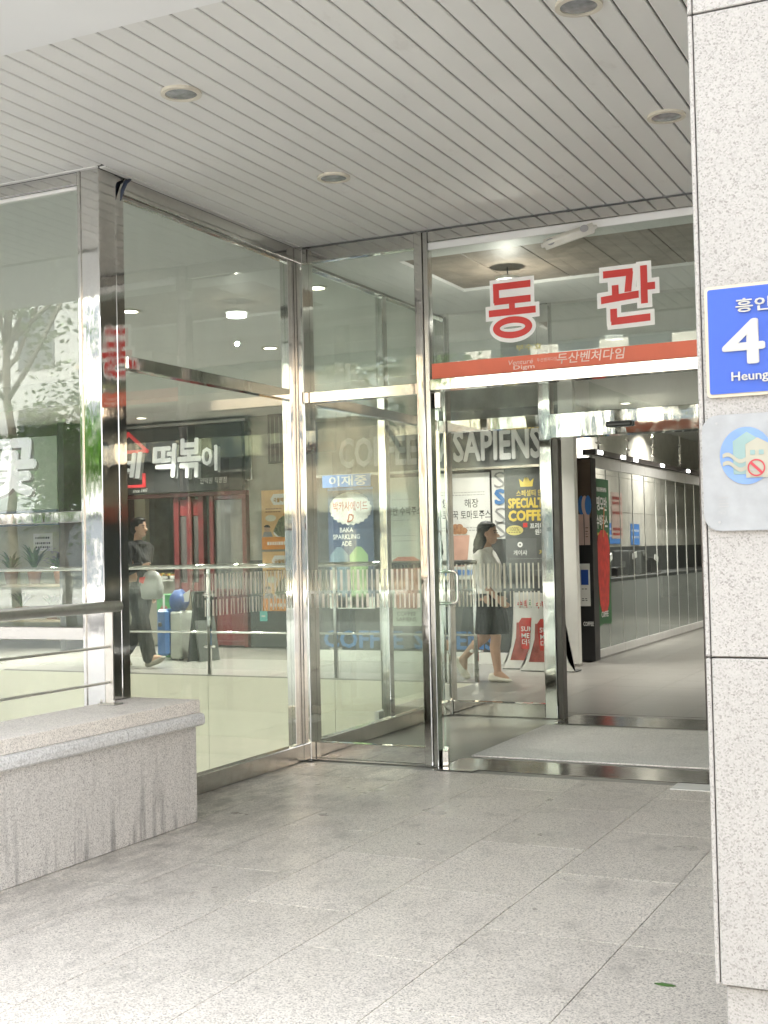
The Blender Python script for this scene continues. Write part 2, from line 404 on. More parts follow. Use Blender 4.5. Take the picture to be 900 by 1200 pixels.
pl = thing('address_plate', 'blue building number plate with cream rim on the granite pillar', 'number plate', (-.40, 2.79, 1.62))
def rrect(w, h, r, n=5):
    out = []
    for cx, cy_, a in ((w/2-r, h/2-r, 0), (-w/2+r, h/2-r, 90), (-w/2+r, -h/2+r, 180), (w/2-r, -h/2+r, 270)):
        out += [(cx+r*math.cos(R(a+90*i/n)), cy_+r*math.sin(R(a+90*i/n))) for i in range(n+1)]
    return out
PX, PZ, PW, PH = -.41, 1.738, .314, .243
poly('rim', rrect(PW, PH, .010), CREAM, pl, (PX, 2.799, PZ), th=.007)
SUB[pl.name] = poly('face', rrect(PW-.014, PH-.014, .005), BLUE, pl, (PX, 2.7915, PZ), th=.002)
PLP = plain('plate_print', (.40, .40, .385), .5, var=.03)
yt = 2.7888
text('lettering', '흥인', .074, .031, PLP, pl, (-.463, yt, 1.812), bold=.025)
text('numeral', '41', .150, .098, PLP, pl, (-.456, yt, 1.733), bold=.022)
text('lettering', 'Heung', .078, .026, PLP, pl, (-.474, yt, 1.656), bold=.02)

ns = thing('no_smoking_plate', 'white rounded plate with faded round house emblem and no smoking mark', 'notice plate', (-.45, 2.79, 1.33))
PLW = plain('faded_plate', (.265, .275, .28), .6, var=.08, scale=30)
SUB[ns.name] = poly('plate', rrect(.262, .252, .035), PLW, ns, (-.450, 2.799, 1.452), th=.008)
y0 = 2.7905
poly('emblem_disc', ell(.112, .124, 36), plain('faded_blue', (.13, .22, .42), .6, var=.1, scale=25), ns, (-.487, y0, 1.487), th=.001)
e = y0-.0015
poly('emblem_house', [(-.03, -.042), (.03, -.042), (.03, .03), (.0, .05), (-.03, .03)], plain('faded_mint', (.19, .28, .27), .6), ns, (-.485, e, 1.489), th=.0006)
poly('emblem_house', [(-.024, -.036), (.026, -.036), (.026, .036), (.002, .05), (-.024, .036)], plain('faded_cream', (.31, .30, .24), .6), ns, (-.464, e-.0015, 1.475), th=.0006)
for q in (0, 1): poly('emblem_window', [(0, 0), (.010, 0), (.010, .010), (0, .010)], MATS['faded_mint'], ns, (-.478+.018*q, e-.003, 1.488), th=.0004)
for q in (0, 1):
    w = [(-.055+.055*i/8, .006*math.sin(i*.9)-.010*i/8) for i in range(9)]
    poly('emblem_wave', w + [(x, y-.009) for x, y in w[::-1]], MATS['faded_cream'], ns, (-.482, e-.0008, 1.492-.018*q), th=.0005)
ring_poly('prohibition_ring', .0155, .0185, plain('faded_red', (.38, .03, .045), .5), ns, (-.466, e-.003, 1.460), th=.0006)
poly('prohibition_bar', [(-.014, .010), (-.010, .014), (.014, -.010), (.010, -.014)], MATS['faded_red'], ns, (-.466, e-.0035, 1.460), th=.0005)
poly('cigarette', [(-.011, -.006), (.002, -.006), (.002, -.003), (-.011, -.003)], GREYINK, ns, (-.466, e-.003, 1.460), th=.0004)
for q in ((-.56, 1.56), (-.34, 1.56), (-.56, 1.345), (-.34, 1.345)): poly('screw', ell(.006, .006, 10), GREYINK, ns, (q[0]+.012, y0, q[1]), th=.0015)
fine_print('small_print', -.548, -.528, (1.397, 1.390, 1.384, 1.378), GREYINK, ns, y0-.0004, h=.002)
text('lettering', 'NO 1', .022, .008, GREYINK, ns, (-.538, y0-.0004, 1.366))

# ------------------------------------------------------------------ parapet and railing
pp = thing('parapet', 'low granite parapet with dirty streaked face and moulded cap', 'parapet', (-3.74, 3.2, 0))
box('body', -3.93, -3.556, 1.2, 5.165, 0.001, .468, GR_PARA, pp, .004)
for a, b in ((1.2, 2.9), (2.904, 4.575), (4.58, 5.18)):
    bm = bmesh.new()
    prof = [(-3.93, .468), (-3.528, .468), (-3.516, .478), (-3.514, .500), (-3.520, .522), (-3.54, .529), (-3.93, .529)]
    A = [bm.verts.new((x, a, z)) for x, z in prof]; B = [bm.verts.new((x, b, z)) for x, z in prof]
    bm.faces.new(A); bm.faces.new(B)
    for i in range(len(prof)): bm.faces.new((A[i], A[(i+1) % len(prof)], B[(i+1) % len(prof)], B[i]))
    mk('moulding', bm_mesh(bm, 'moulding', GR_TRIM), pp)
for a, b in ((1.2, 3.4), (3.403, 5.172)): box('cap_stone', -3.935, -3.536, a, b, .530, .592, GR_CAP, pp, .003)

rl = thing('steel_railing', 'stainless steel railing with fat round handrail on the parapet', 'railing', (-3.85, 3.2, .592))
tube('handrail', [(-3.85, 1.3, 1.058), (-3.85, 4.955, 1.058)], .027, STEEL_R, rl, 20)
for z in (.868, .698): tube('bar', [(-3.85, 1.3, z), (-3.85, 4.872, z)], .0065, STEEL_R, rl, 8)
for y in (4.88, 3.3, 1.8):
    box('post', -3.875, -3.828, y-.006, y+.006, .6, 1.034, STEEL_R, rl, .002)
    box('base_plate', -3.90, -3.80, y-.035, y+.035, .5925, .600, STEEL_R, rl, .002)
    for dx in (-.038, .038): tube('bolt', [(-3.85+dx, y-.02, .6), (-3.85+dx, y-.02, .618)], .006, STEEL_R, rl, 6)

# ------------------------------------------------------------------ glass walls
XW, YD, YI, YF = -3.95, 6.95, 9.2, 4.97
def dashes(name, parent, f, u0, u1, rows):
    bm = bmesh.new(); rnd = random.Random(3)
    for (za, zb) in rows:
        u = u0
        while u < u1:
            w = rnd.choice((.009, .009, .012, .018))
            q = [bm.verts.new(f(a, b)) for a, b in ((u, za), (u+w, za), (u+w, zb), (u, zb))]; bm.faces.new(q)
            u += w + rnd.choice((.02, .02, .024, .032))
    me = bpy.data.meshes.new(name); bm.to_mesh(me); bm.free(); me.materials.append(plain('dash_film', (.78, .76, .66), .5))
    o = mk(name, me, parent); o['kind'] = 'stuff'
    return o
# side wall, along Y, outer face at X = XW
sw = thing('side_glass_wall', 'tall glass wall in steel frames running back from the corner post', 'glass wall', (XW, 5.9, 0))
box('corner_post', -4.080, -3.945, 4.965, 5.098, 0.0, 3.217, STEEL, sw, .003)
box('post_cover', -3.99, -3.948, 5.101, 5.17, 0.0, 3.217, STEEL, sw, .004)
box('post_trim', -4.062, -4.055, 4.960, 4.9649, 0.0, 3.217, STEEL_D, sw)
box('base', -4.00, -3.935, 5.172, 6.878, 0.001, .105, STEEL_D, sw, .004)
box('head_rail', -4.01, -3.940, 5.172, 6.878, 3.13, 3.217, STEEL, sw, .003)
box('head_bead', -3.985, -3.952, 5.172, 6.80, 3.112, 3.128, STEEL_D, sw)
box('transom', -4.0, -3.938, 5.172, 6.80, 2.246, 2.312, STEEL, sw, .003)
box('mullion', -4.0, -3.943, 6.802, 6.845, .107, 3.128, STEEL, sw, .002)
box('mullion', -4.0, -3.946, 6.848, 6.876, .107, 3.128, STEEL_D, sw, .002)
lower_sw = box('pane', -3.976, -3.966, 5.172, 6.80, .107, 2.244, GLASS, sw)
box('pane', -3.976, -3.966, 5.172, 6.80, 2.314, 3.111, GLASS, sw)
dashes('safety_dashes', lower_sw, lambda u, z: (-3.9645, u, z), 5.86, 6.79, ((1.06, 1.19), (.955, 1.045)))
# the same line behind the entrance wall: side of the vestibule
vw = thing('vestibule_side_wall', 'glass side wall of the entrance vestibule with steel base', 'glass wall', (XW, 8.1, 0))
for n_, a, b in (('base', .001, .105), ('transom', 2.24, 2.31), ('head_rail', 3.13, 3.19)):
    box(n_, -4.0, -3.94, 7.02, 9.16, a, b, STEEL_D, vw, .003)
box('mullion', -4.0, -3.94, 8.14, 8.21, .107, 2.238, STEEL, vw, .003)
box('mullion', -4.0, -3.94, 8.14, 8.21, 2.312, 3.128, STEEL, vw, .003)
for a, b in ((7.02, 8.138), (8.212, 9.158)):
    box('pane', -3.976, -3.966, a, b, .107, 2.238, GLASS, vw); box('pane', -3.976, -3.966, a, b, 2.312, 3.128, GLASS, vw)

# entrance wall, along X, outer face at Y = YD
ew = thing('entrance_glass_wall', 'steel framed glass entrance wall with red band over the doorway', 'glass wall', (-2.2, YD, 0))
box('corner_post', -3.985, -3.884, 6.88, 7.018, 0.0, 3.217, STEEL, ew, .004)
box('head_rail', -3.882, -3.137, 6.945, 7.0, 3.125, 3.217, STEEL, ew, .003)
box('head_rail', -3.05, 6.0, 6.945, 7.0, 3.150, 3.217, STEEL, ew, .003)
box('head_bead', -3.05, 6.0, 6.955, 6.99, 3.105, 3.148, WHITE, ew)
box('mullion', -3.135, -3.084, 6.925, 7.012, 0.0, 3.217, STEEL, ew, .004)
box('mullion', -3.082, -3.052, 6.94, 7.012, 0.0, 3.217, STEEL_D, ew, .003)
box('kick_plate', -3.882, -3.137, 6.94, 7.0, .001, .115, STEEL, ew, .003)
box('transom', -3.882, -3.137, 6.94, 7.0, 2.235, 2.305, STEEL, ew, .003)
lower_ew = box('pane', -3.882, -3.137, 6.965, 6.975, .117, 2.233, GLASS, ew)
box('pane', -3.882, -3.137, 6.965, 6.975, 2.307, 3.123, GLASS, ew)
dashes('safety_dashes', lower_ew, lambda u, z: (u, 6.9635, z), -3.875, -3.14, ((1.055, 1.185), (.95, 1.037)))
box('door_head', -3.05, 6.0, 6.935, 7.01, 2.250, 2.320, STEEL, ew, .004)
box('transom_pane', -3.05, -1.10, 6.965, 6.975, 2.322, 3.104, GLASS, ew)
box('mullion', -1.10, -1.03, 6.935, 7.012, 0.0, 2.248, STEEL, ew, .004)
box('mullion', -1.10, -1.03, 6.935, 7.012, 2.322, 3.104, STEEL, ew, .004)
box('pane', -1.03, 6.0, 6.965, 6.975, .117, 2.248, GLASS, ew); box('transom_pane', -1.03, 6.0, 6.965, 6.975, 2.322, 3.104, GLASS, ew)
box('kick_plate', -1.03, 6.0, 6.94, 7.0, .001, .115, STEEL, ew, .003)

sb = thing('red_name_band', 'orange red band with white building name across the door head', 'sign', (-2.1, 6.96, 2.32))
SUB[sb.name] = box('band', -3.045, -1.105, 6.9595, 6.9635, 2.323, 2.415, BANDRED, sb)
text('lettering', '두산벤처다임', .40, .062, plain('band_print', (.86, .68, .60), .5), sb, (-2.06, 6.957, 2.378), bold=.01, shear=.15)
text('logo', 'Venturé', .15, .028, MATS['band_print'], sb, (-2.48, 6.957, 2.379), shear=.2)
text('logo', 'Digm', .13, .032, MATS['band_print'], sb, (-2.46, 6.957, 2.345), bold=.01)
text('small_lettering', '두산벤처다임', .12, .022, MATS['band_print'], sb, (-2.32, 6.957, 2.381))
es = thing('east_wing_lettering', 'two big red Korean letters with white outline on the transom glass', 'lettering', (-2.2, 6.96, 2.5))
GLY = {'동': ([(.10, .935, .90, .935), (.165, .93, .165, .64), (.12, .665, .90, .665), (.5, .66, .5, .47), (.0, .455, 1., .455)], (.5, .165, .42, .20)),
       '관': ([(.05, .90, .60, .90), (.545, .90, .50, .56), (.27, .70, .27, .48), (.0, .455, .70, .50), (.80, .985, .80, .33), (.82, .62, 1., .62), (.23, .29, .23, .07), (.18, .07, .90, .085)], None)}
def glyph(cx, z, w, h, ch):
    th_ = .125
    for nm, mt, ex, y0_ in (('outline', WPRINT, .075, 6.9630), ('letter', RED, 0., 6.9590)):
        bm = bmesh.new(); dep = 0.
        strokes, ring_ = GLY[ch]
        def quad(pts):
            nonlocal dep
            dep -= .00022; bm.faces.new([bm.verts.new(((x-.5)*w, dep, (q-.5)*h)) for x, q in pts])
        for x0_, z0_, x1_, z1_ in strokes:
            hx = (th_*.5 + ex)*(1. if abs(x1_-x0_) < abs(z1_-z0_) else 0.); hz_ = (th_*.5 + ex)*(0. if abs(x1_-x0_) < abs(z1_-z0_) else 1.)
            ax = ex if hz_ else 0; az = ex if hx else 0
            if hz_: quad([(x0_-ax, z0_-hz_), (x1_+ax, z1_-hz_), (x1_+ax, z1_+hz_), (x0_-ax, z0_+hz_)])
            else: quad([(x0_-hx, z0_+az), (x1_-hx, z1_-az), (x1_+hx, z1_-az), (x0_+hx, z0_+az)])
        if ring_:
            px_, pz_, ra, rb = ring_; dep -= .00022; n = 40
            o_ = [bm.verts.new(((px_+(ra+ex)*math.cos(6.28319*q/n)-.5)*w, dep, (pz_+(rb+ex)*math.sin(6.28319*q/n)-.5)*h)) for q in range(n)]
            i_ = [bm.verts.new(((px_+(ra-.15-ex)*math.cos(6.28319*q/n)-.5)*w, dep, (pz_+(rb-.12-ex*.8)*math.sin(6.28319*q/n)-.5)*h)) for q in range(n)]
            for q in range(n): bm.faces.new((o_[q], o_[(q+1) % n], i_[(q+1) % n], i_[q]))
        me = bpy.data.meshes.new(nm); bm.to_mesh(me); bm.free(); me.materials.append(mt)
        mk(nm, me, es, (cx, y0_, z))
glyph(-2.525, 2.693, .290, .32, '동'); glyph(-1.836, 2.700, .310, .325, '관')
text('sticker', '부수효', .16, .035, plain('sticker_yellow', (.62, .58, .20), .5), es, (-2.43, 6.9615, 2.462))

# doors
def door_leaf(hx, hy, ang, label, flip=1):
    d = bpy.data.objects.new('glass_door', None); col.objects.link(d); d.location = (hx, hy, 0); d.rotation_euler = (0, 0, ang)
    tag(d, label, 'door')
    def lb(n_, x0, x1, y0, y1, z0, z1, mat, bev=0.):
        o = bpy.data.objects.new(n_, box_mesh(x1-x0, y1-y0, z1-z0, mat, bev)); col.objects.link(o); o.parent = d
        o.location = ((x0+x1)/2, (y0+y1)/2, (z0+z1)/2); return o
    lb('pane', .0, .90*flip if flip > 0 else 0, -.006, .006, .012, 2.225, GLASS_DOOR) if flip > 0 else lb('pane', -.90, 0, -.006, .006, .012, 2.225, GLASS_DOOR)
    s = flip
    a, b = sorted((0, .17*s)); lb('patch_fitting', a, b, -.018, .018, .005, .095, CHROME, .003)
    a, b = sorted((0, .17*s)); lb('patch_fitting', a, b, -.018, .018, 2.15, 2.243, CHROME, .003)
    for sy in (-1, 1):
        bm = bmesh.new(); hx_ = .80*s
        pts = [(hx_, sy*.006, 1.15), (hx_, sy*.045, 1.15)]
        pts += [(hx_, sy*(.045+.03*math.sin(R(q))), 1.15-.0+(.03*(math.cos(R(q))-1))) for q in (30, 60, 90)]
        pts += [(hx_, sy*.075, 1.0)] + [(hx_, sy*(.045+.03*math.sin(R(q))), .97-.03*(math.cos(R(q))-1)-.03+.0) for q in (90, 60, 30)] + [(hx_, sy*.045, .94), (hx_, sy*.006, .94)]
        tube_into(bm, pts, .011, 10)
        o = bpy.data.objects.new('handle', bm_mesh(bm, 'handle', CHROME, True)); col.objects.link(o); o.parent = d
    return d
GLASS_DOOR = glass('door_glass', (.86, .94, .89))
door_leaf(-3.02, 6.975, R(111.5), 'frameless glass door leaf standing open beside the steel mullion')
door_leaf(-1.13, 6.975, R(-95), 'frameless glass door leaf standing open behind the granite pillar', -1)
fp = box('floor_pivot_plate', -3.05, -2.80, 6.86, 6.935, .0005, .006, STEEL_D, None, .002); tag(fp, 'small steel floor hinge plate at the foot of the open door', 'hinge plate')
tp = box('anti_slip_plate', -1.62, -1.12, 6.72, 6.90, .0008, .005, PAPER); tag(tp, 'small white anti slip plate on the paving beside the pillar', 'floor plate')

# vestibule floor, thresholds, mat
vf = box('vestibule_floor', -4.0, 6.0, 6.84, 9.55, -.03, -.002, FLOOR_IN); tag(vf, kind='structure')
th = box('door_threshold', -3.045, 2.1, 6.93, 7.30, -.001, .004, STEEL_T, None, .001); tag(th, 'dark polished steel threshold strip under the outer doors', 'threshold')
th2 = box('door_threshold', -2.99, -1.0, 8.93, 9.42, -.001, .004, STEEL_T, None, .001); tag(th2, 'dark polished steel threshold strip under the inner sliding door', 'threshold')
rug = box('entrance_mat', -3.02, -.9, 7.38, 8.82, -.001, .009, MAT_RUG, None, .003); tag(rug, 'pale grey entrance mat between the outer and inner doors', 'mat')

# vestibule ceiling with recessed brown tray
vc = bpy.data.objects.new('vestibule_ceiling', bpy.data.meshes.new('e')); col.objects.link(vc); tag(vc, kind='structure')
bm = bmesh.new()
def bxin(bm, x0, x1, y0, y1, z0, z1):
    r = bmesh.ops.create_cube(bm, size=1.)['verts']
    for v in r: v.co = Vector(((x0+x1)/2+v.co.x*(x1-x0), (y0+y1)/2+v.co.y*(y1-y0), (z0+z1)/2+v.co.z*(z1-z0)))
TX0, TX1, TY0, TY1 = -3.42, 1.6, 7.32, 8.42
bxin(bm, -3.94, 6.0, 7.005, TY0, 3.15, 3.3); bxin(bm, -3.94, 6.0, TY1, 9.15, 3.15, 3.3)
bxin(bm, -3.94, TX0, TY0, TY1, 3.151, 3.3); bxin(bm, TX1, 6.0, TY0, TY1, 3.151, 3.3)
vc.data = bm_mesh(bm, 'vestibule_ceiling', WHITE)
k = 0; x = TX0
while x < TX1-.01:
    box('ceiling_panel', x+.003, min(x+.4, TX1)-.003, TY0+.002, TY1-.002, 3.17, 3.19, BROWN, vc, .002); x += .4
fx = thing('emergency_light', 'white emergency light batten fixed askew under the door head glass', 'light fitting', (-2.15, 6.9, 3.06))
bm = bmesh.new(); bxin(bm, -.165, .165, -.03, .03, -.03, .03); bmesh.ops.bevel(bm, geom=[e for e in bm.edges], offset=.02, segments=3, affect='EDGES')
o = mk('housing', bm_mesh(bm, 'housing', plain('old_white_plastic', (.70, .69, .62), .5), True), fx, (-2.15, 6.90, 3.06)); o.rotation_euler = (0, R(-14), R(8))
for s in (-.1, .1): poly('lens', ell(.05, .04), GREYINK, fx, (-2.15+s, 6.865, 3.06+s*.25), th=.003)

# ------------------------------------------------------------------ inner door wall
iw = thing('inner_door_wall', 'inner glass wall of the vestibule with steel header for the sliding door', 'glass wall', (-2.9, YI, 0))
box('corner_post', -4.0, -3.90, 9.162, 9.27, 0, 3.19, STEEL, iw, .004)
box('mullion', -3.14, -3.045, 9.17, 9.27, 0, 3.19, STEEL, iw, .004)
box('mullion', -3.043, -2.995, 9.185, 9.27, 0, 2.118, plain('dark_jamb', (.10, .09, .085), .3, metal=.6), iw, .003)
box('kick_plate', -3.898, -3.142, 9.175, 9.26, .001, .108, STEEL, iw, .004)
box('transom', -3.898, -3.142, 9.18, 9.26, 2.215, 2.31, STEEL, iw, .004)
lower_iw = box('pane', -3.898, -3.142, 9.21, 9.22, .11, 2.213, GLASS_IN, iw); box('pane', -3.898, -3.142, 9.21, 9.22, 2.312, 3.14, GLASS_IN, iw)
box('door_header', -3.043, -.2, 9.15, 9.28, 2.12, 2.305, STEEL, iw, .004)
box('transom_pane', -3.043, -.2, 9.21, 9.22, 2.307, 3.14, GLASS_IN, iw)
box('jamb', -1.94, -1.90, 9.18, 9.27, 0, 2.118, MATS['dark_jamb'], iw, .003)
box('pane', -1.90, -.2, 9.21, 9.22, .01, 2.118, GLASS_IN, iw)
dashes('safety_dashes', lower_iw, lambda u, z: (u, 9.2085, z), -3.89, -3.15, ((.985, 1.18), (.845, .965)))
sn = box('door_sensor', -2.60, -2.40, 9.105, 9.149, 2.175, 2.215, BLACK, None, .008); tag(sn, 'small black motion sensor on the sliding door header', 'sensor')
box('lens', -2.585, -2.415, 9.1, 9.1045, 2.182, 2.196, GREYP, sn)

# ------------------------------------------------------------------ interior shell
fl = box('lobby_floor', -30, 3, 11.47, 32, -.3, -.012, plain('lobby_bed', (.2, .19, .17), .6)); tag(fl, kind='structure')
fl2 = box('corridor_floor', -4.6, 3, 9.56, 11.468, -.3, -.012, MATS['lobby_bed']); tag(fl2, kind='structure')
for (root, x0, x1, y0, y1) in ((fl2, -4.6, -1.0, 9.56, 11.468), (fl, -10.6, -1.0, 11.47, 13.27), (fl, -4.15, -1.0, 13.27, 20.47)):
    nx = max(1, round((x1-x0)/.6)); ny = max(1, round((y1-y0)/.6))
    for a in range(nx):
        for b in range(ny):
            xa, xb = x0+(x1-x0)*a/nx, x0+(x1-x0)*(a+1)/nx; ya, yb = y0+(y1-y0)*b/ny, y0+(y1-y0)*(b+1)/ny
            box('floor_tile', xa+.0015, xb-.0015, ya+.0015, yb-.0015, -.0118, 0, FLOOR_IN, root)
cl = box('lobby_ceiling', -30, 3, 9.28, 32, 3.2, 3.3, CEIL_IN); tag(cl, kind='structure')
cl2 = box('lightwell_ceiling', -30, -4.005, 5.2, 9.279, 3.2, 3.3, CEIL_IN); tag(cl2, kind='structure')
bm_ = box('ceiling_beam', -30, -4.02, 10.75, 11.35, 2.93, 3.199, BEAM); tag(bm_, kind='structure')
bm_2 = box('ceiling_beam', -4.6, 3, 11.2, 11.6, 2.9, 3.199, BEAM); tag(bm_2, kind='structure')
for n_, a in (('wall_back', (-30, 3, 31.9, 32.2)), ('wall_left', (-30.3, -30, 5, 32)), ('wall_right', (6.0, 6.3, 7.1, 32))):
    w_ = box(n_, *a, -.3 if n_ != 'wall_left' else -4, 3.3, CONCRETE if n_ != 'wall_right' else FACADE); tag(w_, n_.replace('_', ' ') + ' of the building closing the ground floor', 'wall')
cr = box('corridor_wall', -.9, -.7, 9.6, 31, 0, 3.199, plain('corridor_stone', (.56, .54, .49), .4)); tag(cr, 'beige stone wall along the right of the inner corridor', 'wall')
# lightwell
GREYW = plain('lightwell_grey', (.50, .505, .49), .6, var=.05)
lw = box('lightwell', -30, -4.0, 4.9, 11.6, -1.5, -1.4, GREYW); tag(lw, kind='structure')
lb_ = box('slab_edge', -30, -4.605, 11.49, 11.56, -1.4, -.301, DARK, lw)
xp = [-4.63-1.55*k for k in range(0, 10)]
for a, b in zip(xp[1:], xp):
    box('panel', a+.0025, b-.0025, 11.462, 11.4695, -1.39, -.014, BEIGE, lb_, .001)
box('side_wall', -4.0, -3.96, 5.1, 9.27, -1.4, -.04, GREYW, lw)
box('side_wall', -4.64, -4.602, 9.28, 11.45, -1.4, -.014, GREYW, lw)
box('side_wall', -30, -4.0, 4.90, 4.96, -1.4, -.02, GREYW, lw)

# interior lamps
for i, (x, y, l) in enumerate(((-6.01, 7.93, 'lit ceiling downlight seen beside the corner post behind the upper side glass'),
        (-6.02, 10.04, 'lit ceiling downlight over the lightwell left of the corner mullion'),
        (-8.18, 12.76, 'lit ceiling downlight just above the tteokbokki sign'),
        (-4.36, 7.93, 'lit downlight just behind the upper pane left of the red lettering'),
        (-4.45, 16.6, 'lit downlight added inside the shop to brighten the near counter'), (-4.6, 19.6, 'lit downlight added inside the shop to brighten the far counter end'),  # two shop downlights added to brighten what stands behind the corridor glass
        (-5.95, 14.48, 'lit downlight inside the coffee shop seen above its sign'),
        (-11.2, 12.7, 'lit ceiling downlight over the flower shop front'),
        (-9.6, 10.04, 'lit ceiling downlight deep over the left of the lightwell'),
        (-13.0, 10.04, 'lit ceiling downlight behind the front pane at the far left'),
        (-2.4, 12.6, 'lit ceiling downlight over the corridor crossing'),
        (-2.9, 16.5, 'lit ceiling downlight far down the corridor'),
        (-2.9, 21.0, 'lit ceiling downlight at the end of the corridor'),
        (-5.0, 12.4, 'lit ceiling downlight over the walkway before the coffee shop'),
        (-10.6, 14.2, 'lit ceiling downlight in front of the red door frame'),
        (-7.4, 12.4, 'lit ceiling downlight over the walkway behind the balustrade'))):
    downlight(x, y, 3.2, l, True, 6.5 if (x < -5 and 9.9 < y < 11) else 2.4 if y < 9.5 else 7.5 if x > -5 and y > 16 else 15 if x < -11 else 3.5 if x > -6 and y < 13.5 else 6.5, .08)
pn = thing('pendant_lamp', 'lit round pendant lamp under the brown vestibule ceiling', 'lamp', (-2.9, 7.92, 3.15))
tube('cord', [(-2.9, 7.92, 3.17), (-2.9, 7.92, 3.10)], .004, BLACK, pn, 6)
poly('shade', ell(.17, .17), PAPER, pn, (-2.9, 7.92, 3.10), '-z', .02)
poly('diffuser', ell(.15, .15), MATS['lamp_glow'], pn, (-2.9, 7.92, 3.079), '-z', .03)
ld = bpy.data.lights.new('lamp_light', 'POINT'); ld.shadow_soft_size = .015; ld.energy = 1.3; ld.color = (1, .96, .88)
lo = bpy.data.objects.new('lamp_light', ld); col.objects.link(lo); lo.parent = pn; lo.location = (0, 0, -.30)

# ------------------------------------------------------------------ glass balustrade
bl = thing('glass_balustrade', 'glass balustrade with steel handrail along the lobby edge', 'balustrade', (-8, 11.46, 0))
tube('handrail', [(-18, 11.50, 1.165), (-4.55, 11.50, 1.165)], .024, STEEL, bl, 14)
tube('rail', [(-18, 11.515, .455), (-4.64, 11.515, .455)], .012, CHROME, bl, 8)
for x in xp[:9]:
    box('post', x-.02, x+.02, 11.49, 11.52, 0.0, 1.14, STEEL, bl, .003)
    for z in (.30, .86):
        for s in (-1, 1): tube('clamp', [(x+s*.02, 11.505, z), (x+s*.07, 11.505, z)], .016, CHROME, bl, 8)
for a, b in zip(xp[1:9], xp): box('pane', a+.045, b-.045, 11.500, 11.510, .06, 1.12, GLASS_IN, bl)
bl2 = thing('glass_balustrade', 'short return of the balustrade toward the inner door wall', 'balustrade', (-4.6, 10.4, 0))
tube('handrail', [(-4.58, 11.46, 1.165), (-4.58, 9.30, 1.165)], .024, plain('dark_handrail', (.06, .055, .05), .3), bl2, 12)
box('pane', -4.585, -4.575, 9.32, 11.42, .06, 1.12, GLASS_IN, bl2)
for y in (9.34, 10.4): box('post', -4.595, -4.565, y-.02, y+.02, 0, 1.14, STEEL, bl2, .003)

# ------------------------------------------------------------------ coffee shop
YC = 13.3
cs = thing('coffee_shop', 'coffee shop front with white lettering and blue print on dark panels', 'shop front', (-5.9, YC, 0))
box('wall', -7.6, -4.31, YC, YC+.1, .13, 2.18, CHAR, cs)
box('skirting', -7.6, -4.31, YC-.01, YC+.1, 0, .128, PAPER, cs)
box('sign_board', -7.6, -4.31, YC-.06, YC+.1, 2.21, 2.85, plain('coffee_sign', (.13, .135, .125), .5, var=.15), cs)
box('sign_ledge', -7.6, -4.31, YC-.09, YC+.1, 2.181, 2.208, STEEL_D, cs)
box('upper_wall', -7.6, -4.31, YC, YC+.1, 2.852, 3.199, CONCRETE, cs)
for a, body, w in ((-6.50, 'COFFEE', 1.02), (-5.02, 'SAPIENS', 1.05)):
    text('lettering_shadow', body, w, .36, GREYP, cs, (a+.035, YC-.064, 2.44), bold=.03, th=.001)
    text('lettering', body, w, .36, plain('sign_letter_white', (.66, .66, .64), .5) if a > -6 else plain('sign_letter_veiled', (.34, .36, .36), .5), cs, (a, YC-.075, 2.455), bold=.03, th=.004)  # COFFEE coloured greyer to stand for the glass reflection washing it out
for a, body, w in ((-6.78, 'COFFEE', 1.05), (-5.62, 'SAPIENS', 1.0), (-4.72, 'SA', .36)):
    text('lettering', body, w, .21, COFFEE_BLUE, cs, (a, YC-.004, .26), bold=.03)
box('white_panel', -5.115, -4.965, YC-.012, YC-.001, 1.40, 2.17, PAPER, cs)
for z, mt in ((2.06, GREYINK), (1.87, COFFEE_BLUE), (1.66, GREYINK), (1.50, GREYINK)):
    text('lettering', 'S', .13, .18, mt, cs, (-5.02, YC-.016, z), bold=.05 if mt is COFFEE_BLUE else -.005)
box('white_panel', -4.40, -4.312, YC-.012, YC-.001, 1.40, 2.17, PAPER, cs)
for z, mt in ((2.06, GREYINK), (1.87, COFFEE_BLUE), (1.66, GREYINK), (.95, COFFEE_BLUE), (.6, COFFEE_BLUE), (.36, COFFEE_BLUE)):
    text('lettering', 'S', .11, .18, mt, cs, (-4.36, YC-.016, z), bold=.05)
box('column', -7.64, -7.60, YC-.03, YC+.2, 0, 3.199, STEEL_D, cs)
side = box('side_wall', -7.66, -7.641, YC, 15.0, 0, 3.199, CONCRETE, cs)

def poster(name, x0, x1, z0, z1, y, mat, label, cat='poster', face='-y'):
    t = thing(name, label, cat, ((x0+x1)/2, y, z0)) if face == '-y' else thing(name, label, cat, (y, (x0+x1)/2, z0))
    if face == '-y': s_ = box('sheet', x0, x1, y-.006, y, z0, z1, mat, t)
    else: s_ = box('sheet', y, y+.006, x0, x1, z0, z1, mat, t)
    SUB[t.name] = s_
    return t
